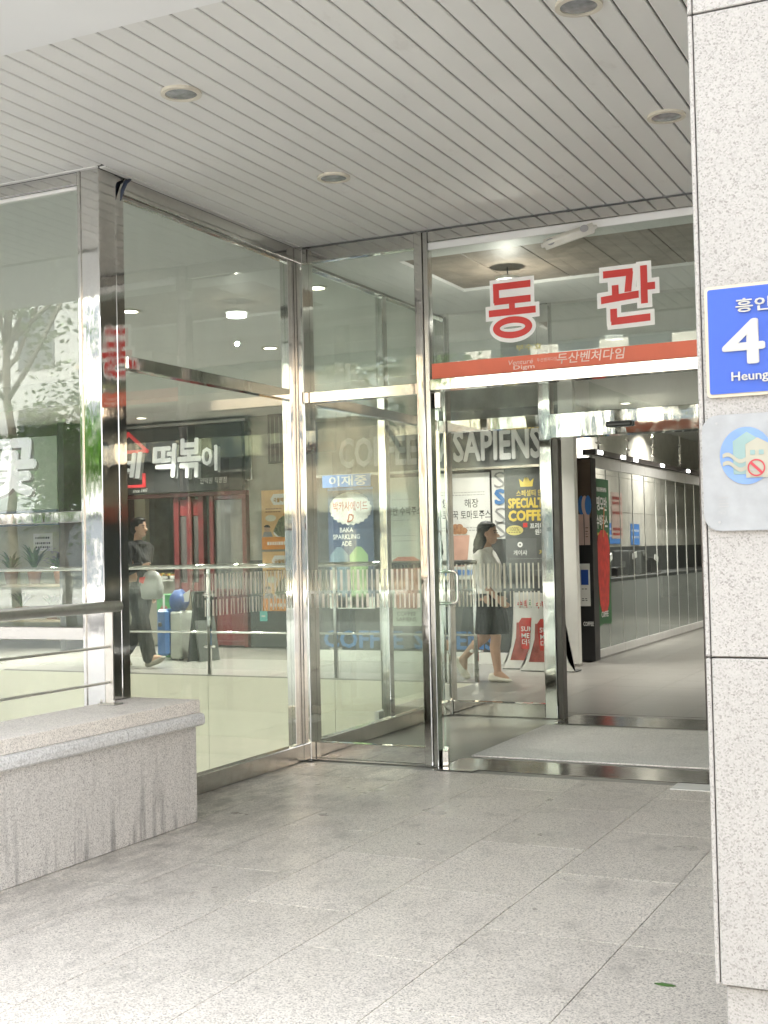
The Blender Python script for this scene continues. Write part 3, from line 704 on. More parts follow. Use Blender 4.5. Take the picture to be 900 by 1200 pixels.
# ade poster
Y = YC-.02
t = poster('ade_poster', -7.20, -6.60, .62, 2.05, Y, NAVYP, 'dark blue poster of sparkling ades with round white badge', 'poster')
z = Y-.0065
box('top_strip', -7.20, -6.60, Y-.0085, Y-.0066, 2.02, 2.05, BLUEP, t)
ring = [((.30 if i % 2 else .275)*math.cos(math.pi*2*i/48)*.95, (.20 if i % 2 else .18)*math.sin(math.pi*2*i/48)) for i in range(48)]
poly('badge', ring, PAPER, t, (-6.90, z, 1.80), th=.002)
text('lettering', '박카사에이드', .46, .115, plain('print_darkred', (.40, .07, .05), .6), t, (-6.90, z-.004, 1.83), bold=.01)
text('lettering', 'D', .09, .10, MATS['print_darkred'], t, (-6.90, z-.004, 1.69), shear=.3, bold=.02)
text('lettering', 'BAKA\nSPARKLING\nADE', .36, .22, WPRINT, t, (-6.96, z-.001, 1.47), bold=.01)
for cx, mt in ((-7.06, plain('ade_grey', (.22, .30, .36), .4)), (-6.80, plain('ade_green', (.30, .46, .22), .4))):
    poly('bottle', [(-.10, -.62), (.10, -.62), (.12, -.1), (.12, 0), (.06, .07), (.03, .10), (-.03, .10), (-.06, .07), (-.12, 0), (-.12, -.1)], mt, t, (cx, z, 1.25), th=.002)
box('lower_strip', -7.20, -6.60, Y-.0085, Y-.0066, .62, .76, PAPER, t)
text('lettering', 'COFFEE SAPIENS', .34, .05, INK, t, (-6.9, z-.005, .69), bold=.01)
bn = poster('campaign_banner', -7.22, -6.58, 2.055, 2.20, Y-.09, BLUEP, 'blue printed banner with white Korean letters over the ade poster', 'banner')
text('lettering', '이재중', .50, .12, plain('banner_print', (.62, .68, .78), .5), bn, (-6.88, Y-.099, 2.128), bold=.02)
# watermelon poster
t = poster('watermelon_poster', -6.52, -5.95, .42, 2.14, Y, plain('poster_greygreen', (.50, .54, .48), .6, var=.06), 'pale poster of a red watermelon juice cup')
text('lettering', '땡모반 수박주스', .52, .10, INK, t, (-6.23, z, 1.75), bold=.008)
fine_print('small_print', -6.45, -6.05, (1.88, 1.64, 1.46, 1.40), GREYINK, t, z)
poly('cup', [(-.13, -.5), (.13, -.5), (.18, 0), (.17, .06), (.1, .10), (-.1, .10), (-.17, .06), (-.18, 0)], plain('juice_faded', (.46, .17, .11), .5, var=.2, scale=9), t, (-6.19, z, 1.12), th=.002)
text('lettering', 'COFFEE\nSAPIENS', .26, .11, INK, t, (-6.2, z, .53), bold=.01)
# tomato poster
t = poster('tomato_poster', -5.85, -5.135, .95, 2.15, Y, PAPER, 'white poster with black Korean lettering for tomato juice', 'poster')
fine_print('small_print', -5.60, -5.2, (1.93, 1.90, 1.53, 1.5), GREYINK, t, z)
text('lettering', '해장', .17, .10, INK, t, (-5.36, z, 1.81), bold=.006)
text('lettering', '꾹 토마토주스', .46, .10, INK, t, (-5.36, z, 1.68), bold=.006)
poly('cup', [(-.09, -.35), (.09, -.35), (.13, 0), (-.13, 0)], plain('tomato_pink', (.62, .36, .28), .5), t, (-5.52, z, 1.45), th=.002)
for q in range(5): poly('fruit', ell(.09, .08), plain('fruit_brown', (.40, .20, .10), .6, var=.4, scale=30), t, (-5.56+.05*(q % 3), z-.001-.0006*q, 1.50+.04*(q//3)), th=.003)
box('foot_strip', -5.85, -5.135, Y-.0085, Y-.0066, 1.0, 1.06, BLUEP, t)
# specialty poster
t = poster('specialty_coffee_poster', -4.962, -4.405, .98, 2.17, Y, GREYP, 'black poster with gold crown and gold specialty coffee lettering')
text('lettering', '스페셜티 인증', .36, .07, YELLOW, t, (-4.64, z, 1.90), bold=.01)
text('lettering', 'SPECIALTY', .47, .115, YELLOW, t, (-4.685, z, 1.79), bold=.045)
text('lettering', 'COFFEE', .47, .125, YELLOW, t, (-4.685, z, 1.65), bold=.05)
poly('crown', [(-.07, 0), (.07, 0), (.085, .09), (.04, .05), (.02, .10), (0, .05), (-.02, .10), (-.04, .05), (-.085, .09)], YELLOW, t, (-4.70, z, 1.97), th=.002)
poly('badge', ell(.20, .11), plain('badge_gold', (.66, .58, .20), .5), t, (-4.85, z, 1.49), th=.003)
text('lettering', '100%', .11, .045, INK, t, (-4.85, z-.004, 1.505)); fine_print('small_print', -4.92, -4.78, (1.465,), INK, t, z-.0045)
box('mark', -4.75, -4.70, Y-.0085, Y-.0066, 1.52, 1.57, RED, t)
text('lettering', '프리미엄\n원두', .22, .13, WPRINT, t, (-4.56, z, 1.50), bold=.02)
box('inner_panel', -4.955, -4.60, Y-.0085, Y-.0066, 1.10, 1.40, plain('poster_grey_light', (.14, .145, .14), .5), t)
for cx, mt, w_ in ((-4.79, WPRINT, '게이샤'), (-4.49, YELLOW, '게이샤')):
    ring_poly('icon', .012, .03, mt, t, (cx, z-.003, 1.33)); text('lettering', w_, .16, .06, mt, t, (cx, z-.003, 1.24), bold=.02)
fine_print('small_print', -4.92, -4.42, (1.17, 1.04), GREYINK, t, z-.003)
bx = box('dark_display', -4.40, -4.995+.58, YC-.3, YC-.29, .9, .98, GREYP) if False else None

# bell-shaped stand signs
def stand_sign(x0, y, label, lean):
    t = thing('stand_sign', label, 'stand sign', (x0, y, 0), 'juice stand signs')
    prof = [(.15, .82), (.155, .60), (.165, .40), (.19, .24), (.235, .10), (.30, .012)]
    pts = prof[::-1]; pts = [(x, q) for x, q in pts] + [(-x, q) for x, q in prof]
    o = poly('board', pts, PAPER, t, (x0, y, 0), th=.012)
    inner = [(x-.035, max(q, .10)) for x, q in prof[1:] if q > .05]
    poly('print', [(x, q*.80+.02) for x, q in inner[::-1]] + [(-x, q*.80+.02) for x, q in inner], plain('stand_print', (.40, .10, .08), .5, var=.35, scale=9), t, (x0, y-.0125, 0), th=.001)
    text('lettering', '수박', .12, .085, REDJUICE, t, (x0-.045, y-.0145, .70), bold=.03)
    text('lettering', '주스', .12, .085, plain('print_green', (.04, .25, .06), .5), t, (x0+.085, y-.0145, .70), bold=.03)
    poly('cup', [(-.07, -.28), (.07, -.28), (.095, 0), (.06, .05), (-.06, .05), (-.095, 0)], REDJUICE, t, (x0, y-.0145, .50), th=.002)
    text('lettering', 'SUM\nMER\n더위', .14, .20, WPRINT, t, (x0, y-.0175, .36), bold=.01)
    box('foot', x0-.30, x0+.30, y+.014, y+.22, 0.0005, .015, GREYP, t, .003)
    for s in (-1, 1): tube('strut', [(x0+s*.12, y+.012, .55), (x0+s*.14, y+.20, .014)], .008, GREYP, t, 6)
    return t
stand_sign(-4.55, 12.78, 'white flared stand sign for watermelon juice, partly covered by its twin', 0)
stand_sign(-4.28, 12.60, 'white flared watermelon juice stand sign nearer the white column', 0)

wc = thing('white_column', 'slim white square column at the corner of the coffee shop', 'column', (-4.215, YC, 0))
box('shaft', -4.30, -4.128, YC-.08, YC+.02, .0, 3.199, plain('column_white', (.66, .66, .62), .45, var=.03), wc, .006)
box('foot_plate', -4.304, -4.124, YC-.084, YC+.024, .0005, .03, STEEL_D, wc)

# dark cabinet with notices at the corner
cb = thing('display_cabinet', 'tall black cabinet covered in notices beside the green banner', 'cabinet', (-4.2, 13.9, 0))
box('carcass', -4.42, -4.145, 13.88, 14.08, 0.001, 2.30, BLACK, cb, .004)
box('brown_back', -4.41, -4.15, 13.872, 13.879, 1.62, 2.28, plain('cabinet_brown', (.10, .07, .05), .6), cb)
for k, mt in enumerate((BLUEP, PINKP, BLUEP)): poly('round_plate', ell(.075, .22), mt, cb, (-4.26+.04*k, 13.868-.003*k, 1.76), th=.002)
for xx in (-4.27, -4.20): box('menu_card', xx-.03, xx+.03, 13.866, 13.871, 1.31, 1.66, PINKP, cb)
fine_print('small_print', -4.22, -4.18, (1.40, 1.43, 1.46, 1.5), BROWNP, cb, 13.8655)
box('notice', -4.30, -4.185, 13.868, 13.878, .62, 1.10, PAPER, cb)
box('notice_mark', -4.285, -4.20, 13.864, 13.8675, .86, 1.03, plain('screen_blue', (.02, .08, .38), .4), cb)
fine_print('small_print', -4.28, -4.21, (.81, .70, .68), INK, cb, 13.8665)
text('lettering', 'COFFEE', .12, .05, WPRINT, cb, (-4.215, 13.8785, .42), bold=.02)

# ------------------------------------------------------------------ corridor glass partition
gp = thing('corridor_glass_partition', 'row of tall glass panes with white rails along the corridor', 'glass wall', (-4.2, 17, 0))
RAILW = plain('rail_white', (.62, .62, .60), .4, var=.05)
ys = [14.1+.6*k for k in range(0, 15)]
for a, b in zip(ys, ys[1:]):
    box('upper_pane', -4.215, -4.205, a+.004, b-.004, .86, 2.20, GLASS_IN, gp)
    box('frosted_pane', -4.215, -4.205, a+.004, b-.004, .105, .858, GLASS_FROST, gp)
    box('pane_joint', -4.216, -4.203, b-.0035, b+.0035, .105, 2.20, PAPER, gp)
for a in range(0, 14, 2):
    box('top_rail', -4.23, -4.19, ys[a]+.004, ys[min(a+2, 14)]-.004, 2.205, 2.345, RAILW, gp, .003)
    box('base_rail', -4.23, -4.19, ys[a]+.004, ys[min(a+2, 14)]-.004, .012, .10, RAILW, gp, .003)
box('ledge', -4.30, -4.15, 14.1, 22.5, 2.35, 2.41, plain('ledge_dark', (.10, .09, .085), .4), gp)
for q in (14.4, 15.68, 17.0, 18.6, 20.2):
    tube('spider_bracket', [(-4.2, q, 2.41), (-4.2, q, 2.9)], .012, CHROME, gp, 8)
    for zz in (2.5, 2.62, 2.74): tube('spider_arm', [(-4.2, q-.09, zz), (-4.2, q+.09, zz)], .012, CHROME, gp, 6)
box('clerestory', -4.205, -4.198, 14.1, 22.5, 2.412, 3.19, GLASS_IN, gp)
for q in (14.3, 15.3, 15.9, 17.3, 18.9):
    box('ledge_light', -4.149, -4.146, q-.09, q+.09, 2.36, 2.40, plain('ledge_glow', (1, 1, .97), .5, emit=3.), gp)
# stand-ins behind the panes for the corridor side mirrored in the glass
sh = thing('reflection_wall', 'beige panelled wall added for a reflection in the corridor glass', 'wall', (-5.05, 18, 0))
for a in range(0, 12):
    for zz in ((1.28, 1.78), (1.785, 2.30), (2.305, 3.19)): box('wall_panel', -5.10, -5.05, 14.4+1.1*a+.004, 15.5+1.1*a-.004, zz[0], zz[1], plain('corridor_stone', (.56, .54, .49), .4), sh)
box('lower_wall', -5.10, -5.051, 14.4, 27.6, 0, 1.278, CHAR, sh)
ct = thing('reflection_counter', 'dark counter with machines added for a reflection in the corridor glass', 'counter', (-4.8, 17.5, 0))
box('top', -5.04, -4.42, 14.6, 24, .84, .88, CHAR, ct); box('front', -5.0, -4.47, 14.62, 24, 0.001, .838, plain('counter_front', (.30, .31, .30), .5), ct)
ORD = ('first', 'second', 'third', 'fourth', 'fifth', 'sixth', 'seventh')
rnd = random.Random(5)
for k in range(7):
    y = 14.9+.62*k; h = rnd.uniform(.12, .36)
    m_ = thing('reflection_machine', ORD[k]+' dark machine from the green banner on the added counter', 'machine', (-4.75, y, .88), 'machines on the added counter')
    box('body', -4.85, -4.62, y-.16, y+.16, .88, .88+h, (BLACK, CHAR, GREYP)[k % 3], m_, .01)
    box('tray', -4.62, -4.56, y-.14, y+.14, .8805, .90, STEEL_D, m_, .004)
    o = box('screen', -4.60, -4.585, y-.1, y+.1, .94+h*.5, 1.02+h*.5, (PAPER, GREYP)[k % 2], m_); o.rotation_euler = (R(rnd.uniform(-25, 25)), 0, 0)
for (a, b, zz, mt, l) in ((17.2, 18.3, (1.32, 1.62), BLUEP, 'blue notice board on the added beige wall behind the corridor glass'), (18.9, 19.4, (1.30, 1.62), BLUEP, 'narrow blue notice on the added beige wall behind the corridor glass')):
    q = poster('reflection_notice', a, b, zz[0], zz[1], -5.045, mt, l, 'notice', '+x')
    fine_print('small_print', a+.05, b-.05, (zz[0]+.2, zz[0]+.1), WPRINT, q, -5.037, h=.035, gap=.02, face='+x')
q = poster('red_lettered_notice', 15.0, 15.5, 1.38, 1.95, -4.24, PINKP, 'pale notice with red lettering inside the corridor glass', 'notice', '+x')
fine_print('small_print', 15.05, 15.45, (1.86, 1.80, 1.68, 1.42, 1.48), REDJUICE, q, -4.232, h=.035, face='+x')
gb = thing('green_banner', 'green hanging banner with a tall red juice cup on the corridor glass', 'banner', (-4.19, 14.43, .35))
poly('cloth', [(-.31, .0), (.0, .04), (.31, .02), (.31, 1.73), (-.31, 1.73)], GREENP, gb, (-4.199, 14.44, .35), '+x', .006)
cup = [(-.10, -.50), (.10, -.50), (.18, -.40), (.24, .0), (.26, .25), (.20, .40), (.08, .46), (-.08, .46), (-.20, .40), (-.26, .25), (-.24, .0), (-.18, -.40)]
poly('cup', cup, REDJUICE, gb, (-4.192, 14.46, 1.02), '+x', .003)
poly('straw', [(-.02, 0), (.02, 0), (.09, .35), (.05, .35)], plain('straw_orange', (.55, .22, .08), .5), gb, (-4.189, 14.46, 1.40), '+x', .002)
text('lettering', '땡모반', .42, .17, WPRINT, gb, (-4.192, 14.44, 1.79), '+x', bold=.03)
text('lettering', '수박주스', .46, .17, WPRINT, gb, (-4.192, 14.44, 1.58), '+x', bold=.03)
fine_print('small_print', 14.25, 14.65, (1.95, 1.93), WPRINT, gb, -4.191, h=.03, face='+x')
fine_print('small_print', 14.22, 14.68, (1.42,), YELLOW, gb, -4.191, h=.03, face='+x')
text('lettering', 'COFFEE', .28, .07, WPRINT, gb, (-4.192, 14.46, .50), '+x', bold=.02)

# ------------------------------------------------------------------ tteokbokki shop
YT = 15.0
ts = thing('tteokbokki_shop', 'snack shop front with red lacquered door frame under a charcoal sign', 'shop front', (-10.3, YT, 0))
box('wall', -9.38, -7.67, YT, YT+.15, 0, 3.199, CONCRETE, ts)
box('low_wall', -9.38, -8.6, YT-.02, YT-.001, 0, 1.20, CHAR, ts)
for a in (-10.58, -10.36, -10.16): box('door_post', a-.045, a+.045, YT-.05, YT+.05, 0, 2.12, REDDOOR, ts, .005)
for a in (-10.47, -10.26):
    for z0_, z1_ in ((1.85, 2.08), (.62, .90), (.08, .58)): box('door_panel', a-.065, a+.065, YT-.02, YT, z0_, z1_, plain('red_panel', (.16, .016, .016), .4), ts, .004)
    box('door_pane', a-.065, a+.065, YT-.012, YT-.004, .905, 1.845, plain('dark_glazing', (.05, .045, .04), .15), ts)
for a in (-9.98, -9.44): box('door_post', a-.035, a+.035, YT-.05, YT+.05, 0, 2.12, REDDOOR, ts, .005)
for z0_ in (.02, .75, 2.06): box('door_rail', -9.944, -9.476, YT-.04, YT+.04, z0_, z0_+.06, REDDOOR, ts, .004)
box('door_pane', -9.944, -9.476, YT-.01, YT, .815, 2.055, plain('grey_glazing', (.13, .135, .12), .15), ts)
box('door_panel', -9.944, -9.476, YT-.015, YT, .085, .745, plain('red_panel', (.16, .016, .016), .4), ts)
box('lintel', -12.0, -9.40, YT-.06, YT+.05, 2.122, 2.18, REDDOOR, ts, .005)
box('back_wall', -12.0, -9.4, YT+1.8, YT+1.9, 0, 3.19, plain('shop_inside', (.50, .51, .47), .6, var=.05), ts)
box('far_jamb', -12.06, -12.0, YT-.05, YT+.1, 0, 2.5, REDDOOR, ts)
box('counter', -12.0, -10.63, YT-.02, YT+.6, 0, .92, plain('counter_wood', (.20, .19, .16), .5), ts, .01)
box('counter_top', -12.0, -10.63, YT-.06, YT+.64, .922, .955, STEEL_D, ts, .006)
for k in range(7):
    x = -11.6+.15*k
    b_ = thing('food_tray', ORD[6-k]+' snack tray on the counter, counted from the red door posts', 'tray', (x, YT+.1, .955), 'food trays on the counter')
    box('tray', x-.06, x+.06, YT+.02, YT+.2, .956, 1.0, (PAPER, STEEL_D)[k % 2], b_, .005)
    for q in range(4): poly('food', ell(.05, .05, 8), (FOOD2, YELLOW, FOOD)[(k+q) % 3], b_, (x-.03+.02*q, YT+.06+.03*q, 1.001), '+z', .02+.006*q)
si = thing('tteokbokki_sign', 'charcoal sign board with white brush lettering and red house outline', 'shop sign', (-10.5, YT-.15, 2.18))
box('light_rail', -12.1, -9.3, YT-.20, YT-.07, 3.125, 3.165, STEEL_D, si)
SUB[si.name] = box('board', -12.1, -9.39, YT-.15, YT-.07, 2.185, 3.12, SIGN_DK, si, .006)
YS = YT-.153
def stroke(name, pts, w, mat, off=0., dx=0, dz=0):
    bm = bmesh.new()
    for (x0_, z0_), (x1_, z1_) in zip(pts, pts[1:]):
        d = Vector((x1_-x0_, z1_-z0_)).normalized(); n_ = Vector((-d.y, d.x))*w/2; e_ = d*w/2
        q = [(x0_-e_.x+n_.x, z0_-e_.y+n_.y), (x1_+e_.x+n_.x, z1_+e_.y+n_.y), (x1_+e_.x-n_.x, z1_+e_.y-n_.y), (x0_-e_.x-n_.x, z0_-e_.y-n_.y)]
        f_ = [bm.verts.new((a, -.0, b)) for a, b in q]; g_ = [bm.verts.new((a, -.03, b)) for a, b in q]
        bm.faces.new(g_); bm.faces.new(f_)
        for i in range(4): bm.faces.new((f_[i], f_[(i+1) % 4], g_[(i+1) % 4], g_[i]))
    return mk(name, bm_mesh(bm, name, mat), si, (dx, YS-off, dz))
NEON = plain('neon_red', (.70, .05, .06), .4, emit=.04)
stroke('house_outline', [(-11.62, 2.80), (-11.30, 3.06), (-10.98, 2.80), (-11.62, 2.80)], .045, NEON)
stroke('house_outline', [(-11.62, 2.50), (-11.62, 2.30), (-11.04, 2.30), (-11.04, 2.46)], .04, NEON)
LIT = plain('letter_white', (.86, .87, .86), .5, emit=.03)
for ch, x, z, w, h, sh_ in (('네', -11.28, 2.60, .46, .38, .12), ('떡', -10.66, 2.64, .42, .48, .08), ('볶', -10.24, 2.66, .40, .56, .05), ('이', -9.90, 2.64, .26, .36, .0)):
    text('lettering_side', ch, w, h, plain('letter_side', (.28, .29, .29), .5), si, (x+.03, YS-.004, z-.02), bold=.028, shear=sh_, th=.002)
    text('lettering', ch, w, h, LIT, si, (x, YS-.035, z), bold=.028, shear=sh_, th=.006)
text('small_lettering', '인덕원 직영점', .44, .085, WPRINT, si, (-9.86, YS-.003, 2.33), bold=-.003, shear=.15)
text('small_lettering', 'since 1997', .26, .05, WPRINT, si, (-11.12, YS-.003, 2.235), shear=.15)
pg = thing('wall_bracket', 'thin metal pipe bracket beside the charcoal sign', 'bracket', (-9.3, YT-.06, 2.3))
tube('pipe', [(-9.30, YT-.05, 3.0), (-9.30, YT-.05, 2.32), (-9.42, YT-.08, 2.30)], .018, STEEL_D, pg, 8)
# food posters
def food_poster(z0, label):
    t = poster('food_poster', -9.165, -8.60, z0, z0+.815, YT-.022, TAN, label)
    y = YT-.0285
    box('price_strip', -9.165, -8.60, y-.003, y, z0, z0+.17, ORANGE, t)
    poly('header_plate', [(-.16, 0), (-.11, .07), (.16, .07), (.21, 0), (.16, -.08), (-.11, -.08)], PAPER, t, (-8.86, y, z0+.69), th=.002)
    text('lettering', '국물떡볶이', .26, .065, plain('print_ochre', (.42, .22, .05), .6), t, (-8.84, y-.003, z0+.675), bold=.04)
    fine_print('small_print', -9.10, -8.85, (z0+.55, z0+.51), BROWNP, t, y-.001, h=.016)
    poly('plate', ell(.48, .18), PAPER, t, (-8.74, y, z0+.23), th=.002)
    poly('dish', [(-.24, -.02), (-.15, .14), (.0, .24), (.2, .22), (.2, -.10), (0, -.12), (-.16, -.09)], FOOD, t, (-8.74, y-.003, z0+.27), th=.002)
    poly('dish', [(-.1, 0), (-.06, .10), (.06, .14), (.16, .10), (.14, 0), (.02, -.04)], FOOD2, t, (-8.72, y-.006, z0+.46), th=.002)
    poly('speech_bubble', ell(.17, .09), plain('bubble', (.66, .66, .52), .6), t, (-9.02, y, z0+.43), th=.002)
    poly('portrait_head', ell(.09, .11), plain('print_skin', (.55, .36, .26), .6), t, (-9.08, y, z0+.285), th=.002)
    poly('portrait_hair', ell(.105, .08, 14, 0, 0, 0, 180), INK, t, (-9.08, y-.003, z0+.30), th=.001)
    poly('portrait_shoulders', [(-.08, 0), (.09, 0), (.06, .07), (-.05, .07)], GREYINK, t, (-9.08, y, z0+.175), th=.002)
    fine_print('price_print', -9.08, -8.65, (z0+.06,), WPRINT, t, y-.0035, h=.045)
food_poster(1.345, 'tan food poster on the concrete wall, upper of the two')
food_poster(.50, 'tan food poster on the concrete wall, lower of the two')
ms = thing('menu_sign', 'dark hanging menu sign with white side high on the concrete wall', 'sign', (-8.7, YT-.1, 2.5))
box('board', -8.99, -8.70, YT-.12, YT-.04, 2.52, 3.195, CHAR, ms, .004); box('white_side', -8.698, -8.62, YT-.12, YT-.04, 2.52, 3.195, PAPER, ms)
for k in range(4): box('groove', -8.95+.07*k, -8.943+.07*k, YT-.123, YT-.1205, 2.55, 3.15, GREYINK, ms)
ex = poster('guide_sticker', -9.22, -9.10, .36, .50, YT-.03, TEAL, 'small teal square sticker under the food posters', 'sticker')
box('arrow', -9.19, -9.13, YT-.039, YT-.0365, .42, .44, PAPER, ex)

# things standing before the snack shop
bb = thing('chalkboard_sign', 'black folding board leaning in front of the snack shop', 'board', (-8.75, 12.9, 0))
for s, mt in ((-1, BLACK), (1, GREYP)):
    o = poly('leaf', [(-.16, 0), (.16, 0), (.16, .86), (-.16, .86)], mt, bb, (-8.80+s*.09, 12.95, .001), '+x', .02); o.rotation_euler = (0, R(-s*10), R(-14))
bc = thing('blue_drinks_cooler', 'blue cooler box with pale side panel beside the black board', 'cooler', (-9.22, 13.0, 0))
box('body', -9.42, -9.255, 12.85, 13.2, .06, .63, plain('cooler_blue', (.05, .14, .36), .4), bc, .03)
box('side_panel', -9.252, -9.08, 12.9, 13.2, .02, .60, plain('cooler_panel', (.46, .48, .43), .5), bc, .02)
box('handle', -9.38, -9.33, 12.835, 12.85, .42, .47, BLACK, bc, .004)
for q in ((-9.39, 12.9), (-9.12, 12.95), (-9.39, 13.15), (-9.12, 13.15)): box('foot', q[0]-.02, q[0]+.02, q[1]-.02, q[1]+.02, .0, .062, BLACK, bc)
sk = thing('blue_sack', 'blue and white printed sack lying on the cooler box', 'sack', (-9.17, 13.0, .62))
bm = bmesh.new(); bmesh.ops.create_uvsphere(bm, u_segments=16, v_segments=10, radius=1.)
for v in bm.verts: v.co = Vector((v.co.x*.13, v.co.y*.12, max(v.co.z, -.8)*.14+.11 + .02*math.sin(v.co.x*7)*math.cos(v.co.y*6)))
o = mk('bag', bm_mesh(bm, 'bag', plain('sack_blue', (.05, .10, .28), .5, var=.3, scale=14), True), sk, (-9.17, 13.0, .62))
poly('white_flap', [(-.09, 0), (.06, .0), (.09, .15), (.0, .10)], PAPER, sk, (-9.06, 12.95, .72), th=.006)
for k, (x, mt, l) in enumerate(((-9.62, plain('carton_green', (.06, .30, .10), .6, var=.3, scale=12), 'green printed carton stack behind the blue cooler'), (-9.40, plain('carton_brown', (.20, .17, .11), .6, var=.25), 'brown carton stack behind the blue cooler'))):
    for q in range(2):
        c_ = thing('carton', l.replace('stack', ('stack, lower box' if q == 0 else 'stack, upper box')), 'carton', (x, 13.45, .4*q))
        box('box', x-.11, x+.10, 13.3, 13.6, .001+.40*q, .398+.40*q, mt, c_, .006)
        poly('print', ell(.12, .12), plain('carton_print', (.42, .12, .10), .6), c_, (x, 13.299, .2+.4*q), th=.001)
        box('tape', x-.015, x+.015, 13.296, 13.2985, .003+.4*q, .395+.4*q, PAPER, c_)

# ------------------------------------------------------------------ flower shop
YFl = 14.0
fs = thing('flower_shop', 'flower shop front with grey sign band and shelves of pots', 'shop front', (-13, YFl, 0))
box('sign_band', -15.5, -11.92, YFl, YFl+.12, 1.98, 3.02, plain('flower_sign', (.42, .50, .43), .5, var=.1), fs, .006)
box('phone_band', -15.5, -11.92, YFl-.02, YFl+.1, 1.76, 1.975, plain('flower_band', (.16, .22, .30), .5, var=.2), fs, .004)
box('inside_wall', -15.5, -11.6, YFl+1.6, YFl+1.7, 0, 3.19, plain('flower_inside', (.55, .56, .42), .6, var=.1), fs)
box('side_wall', -11.90, -11.80, YFl, YFl+1.6, 0, 3.19, CHAR, fs)
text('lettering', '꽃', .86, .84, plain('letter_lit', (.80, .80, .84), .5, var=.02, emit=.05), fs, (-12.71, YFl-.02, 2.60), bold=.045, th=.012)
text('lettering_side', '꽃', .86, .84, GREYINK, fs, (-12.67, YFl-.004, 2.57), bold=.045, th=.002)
text('phone_number', '478-3338', .62, .11, WPRINT, fs, (-12.55, YFl-.024, 1.83), bold=.02)
box('shelf', -15.4, -11.95, YFl+.15, YFl+.6, .88, .92, plain('shelf_wood', (.36, .30, .20), .6), fs)
for a in (-15.3, -13.7, -12.0): box('shelf_leg', a, a+.05, YFl+.2, YFl+.5, 0, .878, MATS['shelf_wood'], fs)
box('lower_shelf', -15.4, -11.95, YFl+.15, YFl+.6, .38, .41, MATS['shelf_wood'], fs)
nt_ = poster('shop_notice', -12.98, -12.62, 1.40, 1.66, YFl+.7, PAPER, 'white notice with black lettering in the flower shop', 'notice')
fine_print('small_print', -12.94, -12.66, (1.58, 1.50, 1.44), INK, nt_, YFl+.693, h=.03)
LEAF = plain('leaf_green', (.07, .17, .04), .45, var=.4, scale=8)
PURP = plain('flower_purple', (.22, .17, .32), .6, var=.4, scale=20)
def plant(x, y, z, mat, h, n, label, blade=True):
    t = thing('potted_plant', label, 'plant', (x, y, z))
    bm = bmesh.new(); tube_into(bm, [(0, 0, 0), (0, 0, .18)], [.075, .105], 14)
    mk('pot', bm_mesh(bm, 'pot', plain('terracotta', (.36, .20, .12), .7), True), t, (x, y, z))
    rn = random.Random(int(x*100)); bm = bmesh.new()
    for k in range(n):
        a = rn.uniform(0, 6.28); r_ = rn.uniform(.08, .30); hh = h*rn.uniform(.5, 1.); w = rn.uniform(.012, .028) if blade else rn.uniform(.02, .04)
        d = Vector((math.cos(a), math.sin(a), 0)); sd_ = Vector((-d.y, d.x, 0)); prev = None
        for i in range(6):
            u = i/5; c = d*r_*u**1.3 + Vector((0, 0, .16+hh*(u-.45*u*u)*1.6)); ww = w*math.sin(math.pi*min(.98, .12+.88*u))
            cur = (bm.verts.new(c-sd_*ww), bm.verts.new(c+sd_*ww))
            if prev: bm.faces.new((prev[0], prev[1], cur[1], cur[0]))
            prev = cur
    mk('leaves', bm_mesh(bm, 'leaves', LEAF if blade else mat), t, (x, y, z))
    if not blade:
        bm = bmesh.new()
        for k in range(60):
            p = Vector((rn.gauss(0, .11), rn.gauss(0, .11), .42+rn.gauss(0, .07))); s = .03
            for q in range(5):
                a = q*1.256+k; v1 = p+Vector((s*math.cos(a), s*math.sin(a), .01)); v2 = p+Vector((s*math.cos(a+.7), s*math.sin(a+.7), .012))
                bm.faces.new([bm.verts.new(p), bm.verts.new(v1), bm.verts.new(v2)])
        mk('blossoms', bm_mesh(bm, 'blossoms', PURP), t, (x, y, z))
plant(-12.66, 14.35, .92, LEAF, .50, 46, 'leafy green potted plant on the flower shop shelf')
plant(-12.22, 14.40, .92, LEAF, .35, 30, 'potted plant with purple blossoms on the flower shop shelf', False)
plant(-13.1, 14.35, .92, LEAF, .38, 36, 'smaller green potted plant at the left of the shelf')
plant(-12.9, 14.35, .41, LEAF, .30, 30, 'dark potted plant on the lower shelf of the flower shop')
plant(-12.35, 14.35, .41, LEAF, .24, 30, 'low bushy potted plant on the lower shelf, right side')

# ------------------------------------------------------------------ front glass wall (left of the corner post)
fg = thing('front_glass_wall', 'street side glass wall with steel rails left of the corner post', 'glass wall', (-8, YF, 0))
xm = [-4.083, -6.3, -8.5, -10.7, -12.9, -15.1]
box('head_rail', -15.1, -4.083, 4.97, 5.04, 3.155, 3.217, STEEL, fg, .003)
box('head_bead', -15.1, -4.083, 4.985, 5.02, 3.135, 3.153, PAPER, fg)
for a, b in zip(xm[1:], xm):
    box('mullion', a-.03, a+.03, 4.968, 5.05, 0, 3.134, STEEL, fg, .003)
    for z0_, z1_ in ((0.001, .10), (.888, .952), (1.472, 1.528)): box('rail', a+.031, b-.031 if b != xm[0] else b, 4.975, 5.03, z0_, z1_, STEEL if z0_ > 1 else STEEL_D, fg, .003)
    for z0_, z1_ in ((.102, .886), (.954, 1.470), (1.530, 3.133)): box('pane', a+.031, b-.031 if b != xm[0] else b, 4.995, 5.005, z0_, z1_, GLASS, fg)
pf = box('pavement_edge', -15.1, -4.09, 4.9, 5.1, -.2, -.013, GR_TRIM); tag(pf, kind='structure')

